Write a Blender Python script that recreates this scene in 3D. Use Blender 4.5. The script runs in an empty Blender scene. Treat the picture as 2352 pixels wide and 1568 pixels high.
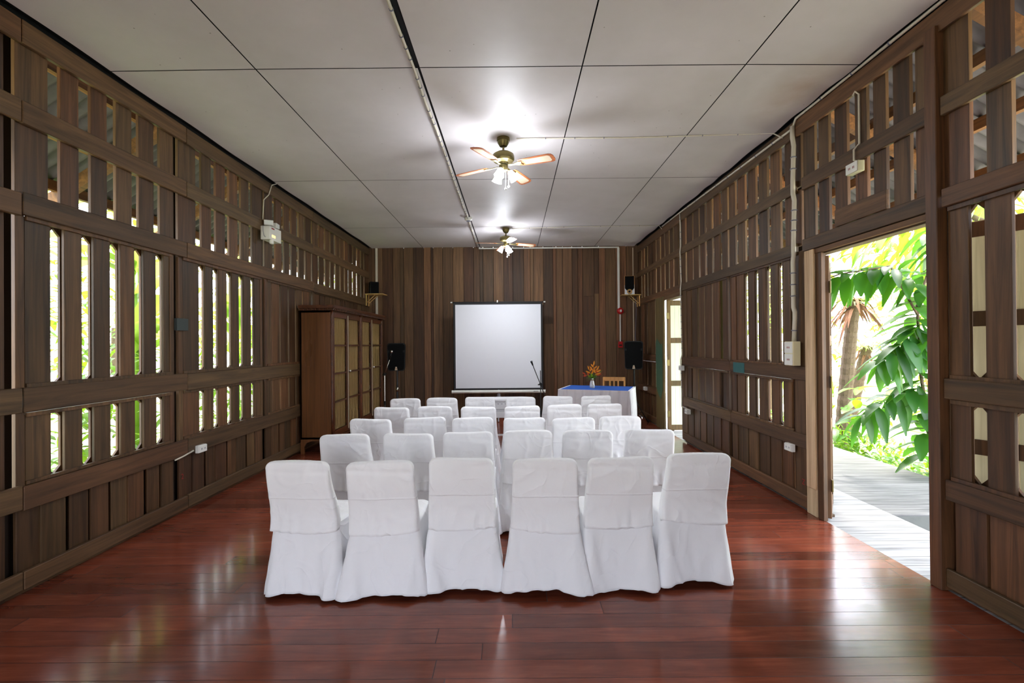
import bpy, bmesh, math, random
from mathutils import Vector, Matrix, noise
C = bpy.context.scene.collection
S = bpy.context.scene
PI = math.pi
random.seed(7)
XL, XR, YB, HC = -2.986, 2.592, 10.046, 3.544
YF = -2.3

def lin(c):
    return tuple(((v/255)/12.92 if v/255 <= .04045 else ((v/255+.055)/1.055)**2.4) for v in c) + (1,)

# ---------------------------------------------------------------- materials
class NT:
    def __init__(s, name):
        s.m = bpy.data.materials.new(name); s.m.use_nodes = True
        s.t = s.m.node_tree; s.n = s.t.nodes; s.b = s.n['Principled BSDF']
    def node(s, t, **k):
        n = s.n.new(t)
        for a, v in k.items(): setattr(n, a, v)
        return n
    def link(s, a, b): s.t.links.new(a, b)
    def val(s, sock, v):
        if hasattr(v, 'is_linked') or isinstance(v, bpy.types.NodeSocket): s.link(v, sock)
        else: sock.default_value = v
    def math(s, op, a, b=0.0, c=0.0):
        n = s.node('ShaderNodeMath', operation=op)
        s.val(n.inputs[0], a); s.val(n.inputs[1], b)
        if len(n.inputs) > 2: s.val(n.inputs[2], c)
        return n.outputs[0]
    def noise(s, vec, scale, detail=3, rough=.55, dist=0):
        n = s.node('ShaderNodeTexNoise'); n.inputs['Scale'].default_value = scale
        n.inputs['Detail'].default_value = detail; n.inputs['Roughness'].default_value = rough
        n.inputs['Distortion'].default_value = dist
        if vec is not None: s.link(vec, n.inputs['Vector'])
        return n.outputs['Fac']
    def ramp(s, fac, stops):
        n = s.node('ShaderNodeValToRGB'); e = n.color_ramp.elements
        e[0].position, e[0].color = stops[0][0], stops[0][1]
        e[1].position, e[1].color = stops[-1][0], stops[-1][1]
        for p, c in stops[1:-1]:
            x = e.new(p); x.color = c
        s.link(fac, n.inputs[0]); return n.outputs[0]
    def mix(s, f, a, b, mode='MIX'):
        n = s.node('ShaderNodeMix', data_type='RGBA', blend_type=mode)
        s.val(n.inputs[0], f); s.val(n.inputs[6], a); s.val(n.inputs[7], b)
        return n.outputs[2]
    def mapping(s, scale, vec=None, loc=None):
        if vec is None: vec = s.node('ShaderNodeTexCoord').outputs['Object']
        n = s.node('ShaderNodeMapping'); s.link(vec, n.inputs['Vector'])
        n.inputs['Scale'].default_value = scale
        if loc is not None: n.inputs['Location'].default_value = loc
        return n.outputs[0]
    def bump(s, h, strength=.3, dist=.01):
        n = s.node('ShaderNodeBump'); n.inputs['Strength'].default_value = strength
        n.inputs['Distance'].default_value = dist
        s.link(h, n.inputs['Height']); s.link(n.outputs[0], s.b.inputs['Normal'])
    def set(s, **k):
        for a, v in k.items():
            s.val(s.b.inputs[{'color': 'Base Color', 'rough': 'Roughness', 'metal': 'Metallic', 'spec': 'Specular IOR Level',
                 'coat': 'Coat Weight', 'coatr': 'Coat Roughness', 'em': 'Emission Color', 'ems': 'Emission Strength',
                 'sheen': 'Sheen Weight', 'trans': 'Transmission Weight', 'alpha': 'Alpha', 'sub': 'Subsurface Weight'}[a]], v)

def flat(name, rgb, rough=.5, metal=0, var=.06, scale=12, bump=0, **k):
    t = NT(name); v = t.mapping((1, 1, 1)); f = t.noise(v, scale, 4)
    c = lin(rgb); d = tuple(x*(1-var*2.5) for x in c[:3])+(1,)
    t.set(color=t.mix(f, c, d), rough=rough, metal=metal, **k)
    if bump: t.bump(t.noise(v, scale*8, 3), bump, .003)
    return t.m

def wood(name, axis, dark, light, rough=.55, contrast=1.0, bump=.25, tone=.55, grain=1.0, spec=.4):
    """old timber, grain along axis; every board carries its own tint value"""
    t = NT(name)
    at = t.node('ShaderNodeAttribute', attribute_name='tint').outputs['Fac']
    co = t.node('ShaderNodeTexCoord').outputs['Object']
    cb = t.node('ShaderNodeCombineXYZ'); off = t.math('MULTIPLY', at, 53.0)
    for i in range(3): t.link(off, cb.inputs[i])
    ad = t.node('ShaderNodeVectorMath', operation='ADD'); t.link(co, ad.inputs[0]); t.link(cb.outputs[0], ad.inputs[1])
    sc = [22*grain]*3; sc[axis] = 1.1
    v = t.mapping(sc, ad.outputs[0])
    g = t.noise(v, 1.0, 7, .62, .9)
    sc2 = [5]*3; sc2[axis] = .9
    g2 = t.noise(t.mapping(sc2, ad.outputs[0]), 1.0, 3)
    col = t.ramp(g, [(.5-.22*contrast, lin(dark)), (.5+.22*contrast, lin(light))])
    k = t.math('ADD', t.math('MULTIPLY', at, tone), 1.0-tone*.5)
    hue = t.math('FRACT', t.math('MULTIPLY', at, 7.3))
    col = t.mix(1.0, col, t.mix(hue, (1.10, .95, .88, 1), (.92, 1.03, .94, 1)), 'MULTIPLY')
    k = t.math('MULTIPLY', k, t.math('ADD', t.math('MULTIPLY', g2, .7), .65))
    n = t.node('ShaderNodeVectorMath', operation='SCALE'); t.link(col, n.inputs[0]); t.link(k, n.inputs['Scale'])
    t.set(color=n.outputs[0], rough=t.math('ADD', t.math('MULTIPLY', g2, .25), rough-.12), spec=spec)
    t.bump(g, bump, .004)
    return t.m

M = {}
M['wallv'] = wood('old_teak_boards_upright', 2, (52, 36, 23), (108, 77, 51), .5, tone=.8)
M['wallh'] = wood('old_teak_rails', 1, (58, 42, 28), (114, 84, 57), .55)
M['wallx'] = wood('old_teak_crosswise', 0, (72, 53, 40), (142, 106, 78), .55)
M['backv'] = wood('back_wall_boards', 2, (58, 40, 28), (120, 86, 60), .6, tone=1.1, contrast=1.3)
M['jambwood'] = wood('olive_brown_jamb', 2, (78, 62, 38), (124, 100, 62), .65, tone=.2)
M['palewood'] = wood('pale_worn_door_post', 2, (168, 132, 104), (222, 190, 160), .7, tone=.3)
M['sunlit_olive'] = wood('sunlit_olive_boards', 2, (130, 118, 70), (186, 172, 112), .7, tone=.4)  # sunlight put into the colour of the outer slats in one bay
M['tanpanel'] = wood('tan_door_panel', 2, (190, 176, 140), (226, 214, 182), .7, tone=.2)
M['cabinet'] = wood('varnished_cabinet_wood', 2, (70, 40, 20), (112, 68, 34), .3, tone=.2, contrast=1.2, bump=.06, grain=2.2)
M['cabinetd'] = wood('dark_cabinet_mouldings', 1, (52, 28, 16), (92, 52, 28), .32, tone=.2, bump=.06)
M['roofwood'] = wood('roof_timbers', 1, (84, 56, 32), (142, 98, 58), .7)
M['lightwood'] = wood('light_varnished_wood', 2, (176, 122, 66), (216, 162, 98), .4, tone=.2, bump=.05)
M['shelfwood'] = wood('pale_shelf_wood', 0, (168, 132, 78), (210, 176, 118), .5, tone=.2, bump=.05)
M['bladewood'] = wood('fan_blade_rim', 0, (150, 78, 46), (196, 118, 78), .35, tone=.2, bump=.03)

def floor_mat():
    t = NT('polished_red_floorboards')
    co = t.node('ShaderNodeTexCoord').outputs['Object']
    sp = t.node('ShaderNodeSeparateXYZ'); t.link(co, sp.inputs[0])
    x, y = sp.outputs[0], sp.outputs[1]
    yy = t.math('DIVIDE', y, .128); row = t.math('FLOOR', yy); fr = t.math('SUBTRACT', yy, row)
    w1 = t.node('ShaderNodeTexWhiteNoise', noise_dimensions='1D'); t.link(row, w1.inputs['W'])
    xo = t.math('ADD', x, t.math('MULTIPLY', w1.outputs['Value'], 7.0))
    xx = t.math('DIVIDE', xo, 2.7); colm = t.math('FLOOR', xx); fx = t.math('SUBTRACT', xx, colm)
    w2 = t.node('ShaderNodeTexWhiteNoise', noise_dimensions='2D')
    cb = t.node('ShaderNodeCombineXYZ'); t.link(row, cb.inputs[0]); t.link(colm, cb.inputs[1]); t.link(cb.outputs[0], w2.inputs['Vector'])
    rnd = w2.outputs['Value']
    cb2 = t.node('ShaderNodeCombineXYZ')
    t.link(t.math('MULTIPLY', xo, 2.6), cb2.inputs[0]); t.link(t.math('MULTIPLY', y, 24.0), cb2.inputs[1]); t.link(t.math('MULTIPLY', rnd, 40.0), cb2.inputs[2])
    g = t.noise(cb2.outputs[0], 1.0, 6, .6, .6)
    col = t.ramp(g, [(.15, lin((96, 44, 30))), (.55, lin((132, 66, 46))), (.9, lin((160, 90, 64)))])
    big = t.noise(co, 1.6, 6, .65)
    k = t.math('ADD', t.math('MULTIPLY', rnd, .62), .62)
    k = t.math('MULTIPLY', k, t.math('ADD', t.math('MULTIPLY', big, .9), .5))
    n = t.node('ShaderNodeVectorMath', operation='SCALE'); t.link(col, n.inputs[0]); t.link(k, n.inputs['Scale'])
    # seams
    s1 = t.math('MINIMUM', fr, t.math('SUBTRACT', 1.0, fr)); s1 = t.math('LESS_THAN', s1, .014)
    s2 = t.math('MINIMUM', fx, t.math('SUBTRACT', 1.0, fx)); s2 = t.math('LESS_THAN', s2, .0009)
    seam = t.math('MAXIMUM', s1, s2)
    c = t.mix(t.math('MULTIPLY', seam, .75), n.outputs[0], lin((30, 10, 6)))
    # scuffs
    sc = t.noise(t.mapping((3, 30, 1)), 1.3, 5, .7)
    scr = t.math('MULTIPLY', t.math('GREATER_THAN', sc, .72), .18)
    c = t.mix(scr, c, lin((196, 120, 92)))
    r = t.math('ADD', t.math('MULTIPLY', t.noise(co, 2.2, 5, .6), .24), .08)
    r = t.math('ADD', r, t.math('MULTIPLY', seam, .4))
    t.set(color=c, rough=r, spec=.38, coat=.12, coatr=.10)
    h = t.math('ADD', t.math('MULTIPLY', seam, -1.0), t.math('MULTIPLY', g, .12))
    wv = t.noise(t.mapping((1.2, 7.5, 1)), 1.0, 2)
    h = t.math('ADD', h, t.math('MULTIPLY', wv, 1.1))
    t.bump(h, .22, .004)
    return t.m
M['floor'] = floor_mat()

def deck_mat(name, axis, lo=100, hi=148):
    t = NT(name)
    co = t.node('ShaderNodeTexCoord').outputs['Object']
    sp = t.node('ShaderNodeSeparateXYZ'); t.link(co, sp.inputs[0]); u = sp.outputs[axis]
    yy = t.math('DIVIDE', u, .135); row = t.math('FLOOR', yy); fr = t.math('SUBTRACT', yy, row)
    w1 = t.node('ShaderNodeTexWhiteNoise', noise_dimensions='1D'); t.link(row, w1.inputs['W'])
    sc = [2, 2, 2]; sc[axis] = 30
    g = t.noise(t.mapping(sc), 1.0, 6, .6, .4)
    col = t.ramp(g, [(.3, lin((lo, lo, lo))), (.7, lin((hi, hi-1, hi-3)))])
    k = t.math('ADD', t.math('MULTIPLY', w1.outputs['Value'], .25), .82)
    n = t.node('ShaderNodeVectorMath', operation='SCALE'); t.link(col, n.inputs[0]); t.link(k, n.inputs['Scale'])
    s1 = t.math('LESS_THAN', t.math('MINIMUM', fr, t.math('SUBTRACT', 1.0, fr)), .03)
    t.set(color=t.mix(t.math('MULTIPLY', s1, .6), n.outputs[0], lin((60, 58, 55))), rough=.75, spec=.12)
    t.bump(t.math('SUBTRACT', g, s1), .3, .005)
    return t.m
M['deck'] = deck_mat('weathered_grey_decking', 1)
M['deck2'] = deck_mat('lighter_threshold_planks', 1, 140, 196)  # same planking in a lighter grey

def ceil_mat():
    t = NT('white_ceiling_boards')
    co = t.node('ShaderNodeTexCoord').outputs['Object']
    a = t.noise(co, .8, 5, .6); b = t.noise(co, 60, 2)
    c = t.ramp(a, [(.3, lin((202, 196, 196))), (.7, lin((222, 216, 218)))])
    # nail heads and specks
    v = t.node('ShaderNodeTexVoronoi'); v.inputs['Scale'].default_value = 7; t.link(co, v.inputs['Vector'])
    sp = t.math('LESS_THAN', v.outputs['Distance'], .035)
    c = t.mix(t.math('MULTIPLY', sp, .7), c, lin((110, 104, 98)))
    # brown damp stain close to the right-hand wall
    vm = t.node('ShaderNodeVectorMath', operation='DISTANCE'); t.link(t.mapping((1.0, .55, 0)), vm.inputs[0])
    vm.inputs[1].default_value = (2.35, 3.9*.55, 0)
    st = t.math('MULTIPLY', t.math('SUBTRACT', 1.0, t.math('MINIMUM', t.math('MULTIPLY', vm.outputs['Value'], 2.6), 1.0)), t.noise(co, 3.5, 4))
    c = t.mix(t.math('MULTIPLY', st, .9), c, lin((150, 108, 62)))
    t.set(color=c, rough=.5, spec=.3)
    t.bump(b, .05, .002)
    return t.m
M['ceiling'] = ceil_mat()

def cloth_mat(name, rgb, crease=True, s=1.0):
    t = NT(name)
    co = t.node('ShaderNodeTexCoord').outputs['Object']
    oi = t.node('ShaderNodeObjectInfo').outputs['Random']
    cb = t.node('ShaderNodeCombineXYZ')
    for i in range(3): t.link(t.math('MULTIPLY', oi, 31.0), cb.inputs[i])
    ad = t.node('ShaderNodeVectorMath', operation='ADD'); t.link(co, ad.inputs[0]); t.link(cb.outputs[0], ad.inputs[1])
    a = t.noise(ad.outputs[0], 3.2*s, 2, .5, 1.0)
    rd = t.math('ABSOLUTE', t.math('SUBTRACT', a, .5))
    rd = t.math('POWER', t.math('SUBTRACT', 1.0, t.math('MINIMUM', t.math('MULTIPLY', rd, 14.0), 1.0)), 2.0)
    b = t.noise(ad.outputs[0], 2.6*s, 3)
    h = t.math('ADD', t.math('MULTIPLY', rd, .13), t.math('MULTIPLY', b, 1.0))
    if crease:
        sp = t.node('ShaderNodeSeparateXYZ'); t.link(co, sp.inputs[0])
        dz = t.math('ABSOLUTE', t.math('SUBTRACT', sp.outputs[2], t.math('ADD', .6, t.math('MULTIPLY', b, .012))))
        cr = t.math('SUBTRACT', 1.0, t.math('MINIMUM', t.math('MULTIPLY', dz, 140.0), 1.0))
        h = t.math('ADD', h, t.math('MULTIPLY', cr, .18))
    w = t.noise(co, 420, 1)
    h = t.math('ADD', h, t.math('MULTIPLY', w, .03))
    c = lin(rgb); d = tuple(x*.93 for x in c[:3])+(1,)
    t.set(color=t.mix(b, c, d), rough=.85, spec=.2, sheen=.15)
    t.bump(h, 1.0, .015)
    return t.m
M['cloth'] = cloth_mat('white_cotton_cover', (246, 246, 248))
M['skirtcloth'] = cloth_mat('white_satin_table_skirt', (236, 234, 240), False)
M['bluecloth'] = flat('blue_table_cloth', (28, 92, 190), .75, var=.1)

M['black'] = flat('black_plastic', (12, 13, 14), .5, spec=.25)
M['blackmetal'] = flat('black_painted_metal', (24, 24, 26), .35)
M['grille'] = flat('black_speaker_grille', (12, 13, 14), .85, spec=.15, scale=200, var=.2, bump=.5)
M['silver'] = flat('silver_plastic', (196, 200, 206), .35, metal=.3)
M['chrome'] = flat('brushed_steel', (190, 188, 182), .25, metal=1)
M['white'] = flat('white_plastic', (236, 236, 230), .4)
M['cream'] = flat('aged_cream_plastic', (232, 226, 190), .45)
M['cable'] = flat('white_cable', (214, 206, 188), .5)
M['clip'] = flat('cable_clips', (120, 122, 140), .5)
M['brass'] = flat('antique_brass', (112, 100, 62), .35, metal=.85)
M['red'] = flat('red_plastic', (190, 18, 24), .35)
M['darkred'] = flat('dark_red_print', (150, 30, 30), .5)
M['plate'] = flat('dark_green_grey_paint', (52, 62, 62), .6)
M['teal'] = flat('teal_paint', (46, 104, 104), .6, var=.15)
M['green'] = flat('green_paint', (72, 104, 78), .65, var=.15)
M['screenfab'] = flat('white_screen_fabric', (226, 228, 236), .75, var=.01)
M['screenblack'] = flat('black_screen_border', (20, 20, 24), .6)
M['whitewood'] = flat('white_painted_wood', (236, 236, 240), .4)
M['dark_shade'] = flat('dark_brown_and_recess_shade', (46, 36, 29), .9)  # shade of the wall recesses put into the colour of the timber
M['panel'] = flat('pale_green_white_panel', (226, 232, 206), .6, var=.03)
M['curtain'] = flat('ochre_curtain_cloth', (150, 120, 66), .85, var=.15, scale=25)
M['pale'] = flat('pale_new_timber_and_gap_light', (214, 196, 168), .7)
M['roof'] = flat('corrugated_fibre_cement', (118, 112, 118), .8, var=.25, scale=5)
M['ledw'] = flat('lamp_reflector', (235, 240, 238), .2, var=.02)
M['ceramic'] = flat('white_ceramic', (236, 234, 228), .25, var=.02)
M['cord'] = flat('brown_cord', (150, 112, 70), .8)
M['orange'] = flat('orange_petals', (246, 150, 14), .5, var=.12)
M['redpetal'] = flat('red_orange_bracts', (206, 70, 30), .5, var=.12)
M['bluepaper'] = flat('pale_blue_plastic', (150, 186, 206), .5)
M['trunk'] = flat('grey_brown_bark', (120, 100, 82), .9, var=.25, scale=20, bump=.5)
M['dry'] = flat('dry_brown_fronds', (150, 104, 78), .9, var=.25)
M['cane'] = flat('tan_bamboo', (186, 142, 84), .6, var=.15)
M['ground'] = flat('pale_sandy_ground', (225, 222, 196), .95, var=.08, scale=2)
M['lawn'] = flat('bright_lawn', (140, 156, 100), .95, var=.15, scale=3)
M['render'] = flat('pale_rendered_wall', (210, 198, 178), .9, var=.05)
M['darkfascia'] = flat('dark_grey_fascia', (84, 88, 90), .7, var=.15)

def leaf_mat(name, rgb, trans=(170, 210, 50)):
    t = NT(name)
    at = t.node('ShaderNodeAttribute', attribute_name='tint').outputs['Fac']
    c = lin(rgb)
    col = t.mix(at, tuple(x*.55 for x in c[:3])+(1,), tuple(min(1, x*1.45) for x in c[:3])+(1,))
    t.set(color=col, rough=.38, spec=.5)
    tr = t.node('ShaderNodeBsdfTranslucent')
    t.link(t.mix(at, tuple(x*.7 for x in lin(trans)[:3])+(1,), lin(trans)), tr.inputs['Color'])
    mx = t.node('ShaderNodeMixShader'); mx.inputs[0].default_value = .45
    t.link(t.b.outputs[0], mx.inputs[1]); t.link(tr.outputs[0], mx.inputs[2])
    t.link(mx.outputs[0], t.n['Material Output'].inputs['Surface'])
    return t.m
M['leaf'] = leaf_mat('broad_green_leaves', (52, 112, 34))
M['leafd'] = leaf_mat('deep_green_leaves', (42, 88, 38), (100, 168, 40))
M['leafl'] = leaf_mat('light_green_leaves', (124, 164, 62), (192, 216, 92))

def glow_mat():
    t = NT('lit_frosted_glass')
    t.set(color=lin((250, 250, 255)), rough=.4, em=(.86, .92, 1, 1), ems=22.0)
    return t.m
M['glow'] = glow_mat()
def amber_mat():
    t = NT('amber_indicator'); t.set(color=lin((255, 190, 60)), em=(1, .6, .15, 1), ems=1.5, rough=.3); return t.m
M['amber'] = amber_mat()
def glass_mat():
    t = NT('cabinet_glass'); t.set(color=(1, 1, 1, 1), rough=.08, trans=1.0, spec=.5)
    t.b.inputs['IOR'].default_value = 1.05
    return t.m
M['glass'] = glass_mat()

# ---------------------------------------------------------------- mesh builder
class MB:
    def __init__(s): s.v = []; s.f = []; s.t = []; s.mi = []; s.cur = 0; s.tint = None
    def add(s, vs, fs, tint=None, mi=None):
        o = len(s.v); s.v += [tuple(p) for p in vs]
        if tint is None: tint = s.tint if s.tint is not None else random.random()
        for f in fs: s.f.append([i+o for i in f]); s.t.append(tint); s.mi.append(s.cur if mi is None else mi)
    def box(s, x0, x1, y0, y1, z0, z1, tint=None, mi=None, mat=None, j=0):
        x0, x1 = sorted((x0, x1)); y0, y1 = sorted((y0, y1)); z0, z1 = sorted((z0, z1))
        if j:
            r = random.uniform
            P = [(x0, y0+r(-j, j), z0), (x1, y0+r(-j, j), z0), (x1, y1+r(-j, j), z0), (x0, y1+r(-j, j), z0)]
            P += [(x, y+r(-j, j)*.3, z1) for (x, y, z) in P]
        else:
            P = [(x0, y0, z0), (x1, y0, z0), (x1, y1, z0), (x0, y1, z0), (x0, y0, z1), (x1, y0, z1), (x1, y1, z1), (x0, y1, z1)]
        if mat is not None: P = [mat @ Vector(p) for p in P]
        s.add(P, [(3, 2, 1, 0), (4, 5, 6, 7), (0, 1, 5, 4), (1, 2, 6, 5), (2, 3, 7, 6), (3, 0, 4, 7)], tint, mi)
        return s
    def prism(s, poly, axis, a, b, tint=None, mi=None, mat=None):
        """poly in the two remaining axes (in xyz order), extruded a..b along axis"""
        def P(p, t):
            q = list(p); q.insert(axis, t); return Vector(q)
        n = len(poly)
        vs = [P(p, a) for p in poly]+[P(p, b) for p in poly]
        if mat is not None: vs = [mat @ v for v in vs]
        s.add(vs, [tuple(range(n-1, -1, -1)), tuple(range(n, 2*n))]+[(i, (i+1) % n, n+(i+1) % n, n+i) for i in range(n)], tint, mi)
        return s
    def tube(s, pts, r, n=8, tint=None, mi=None, cap=True):
        pts = [Vector(p) for p in pts]; rs = r if isinstance(r, (list, tuple)) else [r]*len(pts)
        vs = []; prev = None
        for i, p in enumerate(pts):
            d = (pts[min(i+1, len(pts)-1)]-pts[max(i-1, 0)])
            d = d.normalized() if d.length > 1e-9 else Vector((0, 0, 1))
            if prev is None:
                u = d.orthogonal().normalized()
            else:
                u = (prev-d*prev.dot(d)); u = u.normalized() if u.length > 1e-6 else d.orthogonal().normalized()
            prev = u; w = d.cross(u)
            for k in range(n):
                a = 2*PI*k/n; vs.append(p+(u*math.cos(a)+w*math.sin(a))*rs[i])
        fs = []
        for i in range(len(pts)-1):
            for k in range(n): fs.append((i*n+k, i*n+(k+1) % n, (i+1)*n+(k+1) % n, (i+1)*n+k))
        if cap: fs += [tuple(range(n-1, -1, -1)), tuple(range((len(pts)-1)*n, len(pts)*n))]
        s.add(vs, fs, tint, mi); return s
    def lathe(s, prof, c=(0, 0, 0), n=28, mat=None, tint=None, mi=None):
        vs = []
        for r, z in prof:
            for k in range(n):
                a = 2*PI*k/n; p = Vector((r*math.cos(a), r*math.sin(a), z))
                if mat is not None: p = mat @ p
                vs.append(p+Vector(c))
        fs = []
        for i in range(len(prof)-1):
            for k in range(n): fs.append((i*n+k, i*n+(k+1) % n, (i+1)*n+(k+1) % n, (i+1)*n+k))
        fs += [tuple(range(n-1, -1, -1)), tuple(range((len(prof)-1)*n, len(prof)*n))]
        s.add(vs, fs, tint, mi); return s
    def leaf(s, p, d, up, L, W, tint=None, mi=None, droop=.25, seg=4):
        d = d.normalized(); side = d.cross(up)
        side = side.normalized() if side.length > 1e-5 else d.orthogonal().normalized(); n = side.cross(d)
        vs = []
        for i in range(seg+1):
            t = i/seg; w = W*.5*math.sin(PI*min(1, t*.92+.04))**.8*(1-.25*t)
            c = p+d*(L*t)-Vector((0, 0, 1))*(droop*L*t*t)
            vs += [c-side*w+n*w*.3, c, c+side*w+n*w*.3]
        fs = []
        for i in range(seg):
            a = i*3; fs += [(a, a+1, a+4, a+3), (a+1, a+2, a+5, a+4)]
        s.add(vs, fs, tint, mi)
    def build(s, name, mats, parent=None, smooth=False, bevel=0, seg=1, autos=None):
        if not isinstance(mats, (list, tuple)): mats = [mats]
        me = bpy.data.meshes.new(name); me.from_pydata(s.v, [], s.f)
        for m in mats: me.materials.append(m)
        me.polygons.foreach_set('material_index', s.mi)
        a = me.attributes.new('tint', 'FLOAT', 'FACE'); a.data.foreach_set('value', s.t)
        if smooth: me.polygons.foreach_set('use_smooth', [True]*len(s.f))
        me.update()
        o = bpy.data.objects.new(name, me); C.objects.link(o)
        if parent is not None: o.parent = parent
        if bevel:
            b = o.modifiers.new('bevel', 'BEVEL'); b.width = bevel; b.segments = seg; b.limit_method = 'ANGLE'
        if autos:
            try: me.set_sharp_from_angle(angle=autos)
            except Exception: pass
        return o

def thing(name, label, cat, loc=(0, 0, 0), rz=0, group=None, scale=None):
    o = bpy.data.objects.new(name, None); C.objects.link(o); o.empty_display_size = .1
    o.location = loc; o.rotation_euler = (0, 0, rz)
    if scale: o.scale = scale
    o['label'] = label; o['category'] = cat
    if group: o['group'] = group
    return o
def tag(o, label, cat, group=None):
    o['label'] = label; o['category'] = cat
    if group: o['group'] = group
    return o
def struct(o):
    o['kind'] = 'structure'; return o
def part_label(o, l): o['label'] = l; return o
def dup(root, loc, rz, label, group=None):
    r = root.copy(); C.objects.link(r); r.location = loc; r.rotation_euler = (0, 0, rz); r['label'] = label
    if group: r['group'] = group
    for ch in list(root.children):
        c = ch.copy(); C.objects.link(c); c.parent = r
        for g in list(ch.children):
            d = g.copy(); C.objects.link(d); d.parent = c
    return r

# ---------------------------------------------------------------- floor, ceiling
fl = MB(); fl.box(XL-.12, XR+.02, YF, YB+.1, -.06, 0)
struct(fl.build('floor', M['floor']))

GX = [XL-.02+.06, -1.8755, -.6755, .5245, 1.7245, XR-.04]
GY = [YF, -1.284, 1.116, 3.516, 5.916, 8.316, YB]
ce = MB()
def sag(x, y, x0, x1, y0, y1):
    u = (x-x0)/(x1-x0); v = (y-y0)/(y1-y0)
    z = -.004*math.sin(PI*u)*math.sin(PI*v)*(1 if (x0*7+y0*3) % 2 < 1 else .5)
    w = max(0, 1-abs(x1-XR)/.2)*max(0, (x-1.75)/.8)     # wavy free edge by the right-hand wall
    z -= .016*w*(.5+.5*math.sin(y*9.5+math.sin(y*3.1)*1.4))
    w = max(0, 1-abs(x0-XL)/.2)*max(0, (-1.95-x)/1.0)
    z -= .012*w*(.5+.5*math.sin(y*5.1+1))
    return z
for i in range(5):
    for j in range(6):
        g0 = .008 if i == 2 else .005
        gw = .045 if (i == 1 and j < 3) else (.010 if i == 1 else .005)
        x0, x1, y0, y1 = GX[i]+g0, GX[i+1]-gw if i < 4 else GX[i+1], GY[j]+.005, GY[j+1]-.005
        nx, ny = 16, 28; vs = []; fs = []
        for a in range(ny+1):
            for b in range(nx+1):
                x = x0+(x1-x0)*b/nx; y = y0+(y1-y0)*a/ny
                vs.append((x, y, HC+sag(x, y, x0, x1, y0, y1)))
        for a in range(ny):
            for b in range(nx):
                k = a*(nx+1)+b; fs.append((k, k+nx+1, k+nx+2, k+1))
        ce.add(vs, fs, .5)
ceil = struct(ce.build('ceiling', M['ceiling'], smooth=True))
mb = MB(); mb.box(XL-.2, XR+.2, YF, YB+.1, HC+.012, HC+.04); mb.box(XL-.10, XL-.01, YF, YB, 3.49, HC+.02); mb.box(XR+.01, XR+.10, YF, YB, 3.49, HC+.02); mb.build('ceiling_shade_backing', M['black'], ceil)  # black sheet added to shade the seams; side strips stop light leaks

# ---------------------------------------------------------------- timber walls
class Side:
    def __init__(s, sgn): s.g = sgn; s.X = XR if sgn > 0 else XL
    def x(s, d): return s.X+s.g*d
    def k(s, d): return (abs(s.X)+d)/abs(s.X)
    def bx(s, mb, d0, d1, y0, y1, z0, z1, **k):
        q = s.k(d0); mb.box(s.x(d0), s.x(d1), y0*q, y1*q, z0, z1, **k)

def boards_from_gaps(y0, y1, gaps):
    out = []; c = y0
    for a, b in sorted(gaps):
        if a > c: out.append((c, a))
        c = b
    if c < y1: out.append((c, y1))
    return out
def split(bs, w=.17):
    out = []
    for a, b in bs:
        n = max(1, round((b-a)/w)); 
        if b-a < w*1.5: n = 1
        for i in range(n): out.append((a+(b-a)*i/n, a+(b-a)*(i+1)/n))
    return out

def notched(sd, mb, ya, yb, z0, z1, d0, d1, cut, left=True, right=True):
    """board of the fixed layer: full width at both ends, cut back in between so that neighbours leave a long hexagonal hole"""
    q = sd.k(d0); e = .045; p = .034
    L = [(ya, z0)]; 
    if right: R = [(yb, z0), (yb, z0+p), (yb-cut, z0+p+e), (yb-cut, z1-p-e), (yb, z1-p), (yb, z1)]
    else: R = [(yb, z0), (yb, z1)]
    if left: L = [(ya, z1), (ya, z1-p), (ya+cut, z1-p-e), (ya+cut, z0+p+e), (ya, z0+p), (ya, z0)]
    else: L = [(ya, z1), (ya, z0)]
    poly = [(y*q, z) for y, z in R+L]
    mb.prism(poly, 0, sd.x(d0), sd.x(d1))

def window_panel(sd, parent, y0, y1, z0, z1, inner_gaps, hole_off, nm, outer=True, omat=None):
    """two-layer slatted panel: sliding inner slats in front of fixed boards with hexagonal holes"""
    inner_gaps = sorted(inner_gaps); mb = MB()
    for a, b in boards_from_gaps(y0, y1, inner_gaps): sd.bx(mb, .030, .050, a, b, z0, z1)
    o = mb.build(nm, M['wallv'], parent, bevel=.002)
    if outer:
        cs = [(a+b)/2+hole_off for a, b in inner_gaps]
        mb = MB(); ed = [y0-.02]+cs+[y1+.02]
        for i in range(len(ed)-1):
            notched(sd, mb, ed[i], ed[i+1], z0-.03, z1+.03, .082, .102, .045, left=i > 0, right=i < len(ed)-2)
        mb.build('fixed_slats', omat or M['wallv'], parent, bevel=.002)
    return o

RZ = {'plate': (3.375, 3.52)}
def rails(sd, parent, segs, z):
    for nm, (z0, z1) in z.items():
        for a, b in segs.get(nm, segs['all']):
            mb = MB(); dj = random.uniform(-.004, .004); zj = random.uniform(-.006, .006)
            sd.bx(mb, 0+dj, .028, a+.003, b-.003, z0+zj, z1+zj)
            mb.build('rail', M['wallh'], parent, bevel=.004)

def strips(sd, mb, y0, y1, zs):
    for z0, z1 in zs: sd.bx(mb, .014, .03, y0, y1, z0, z1)

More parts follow.
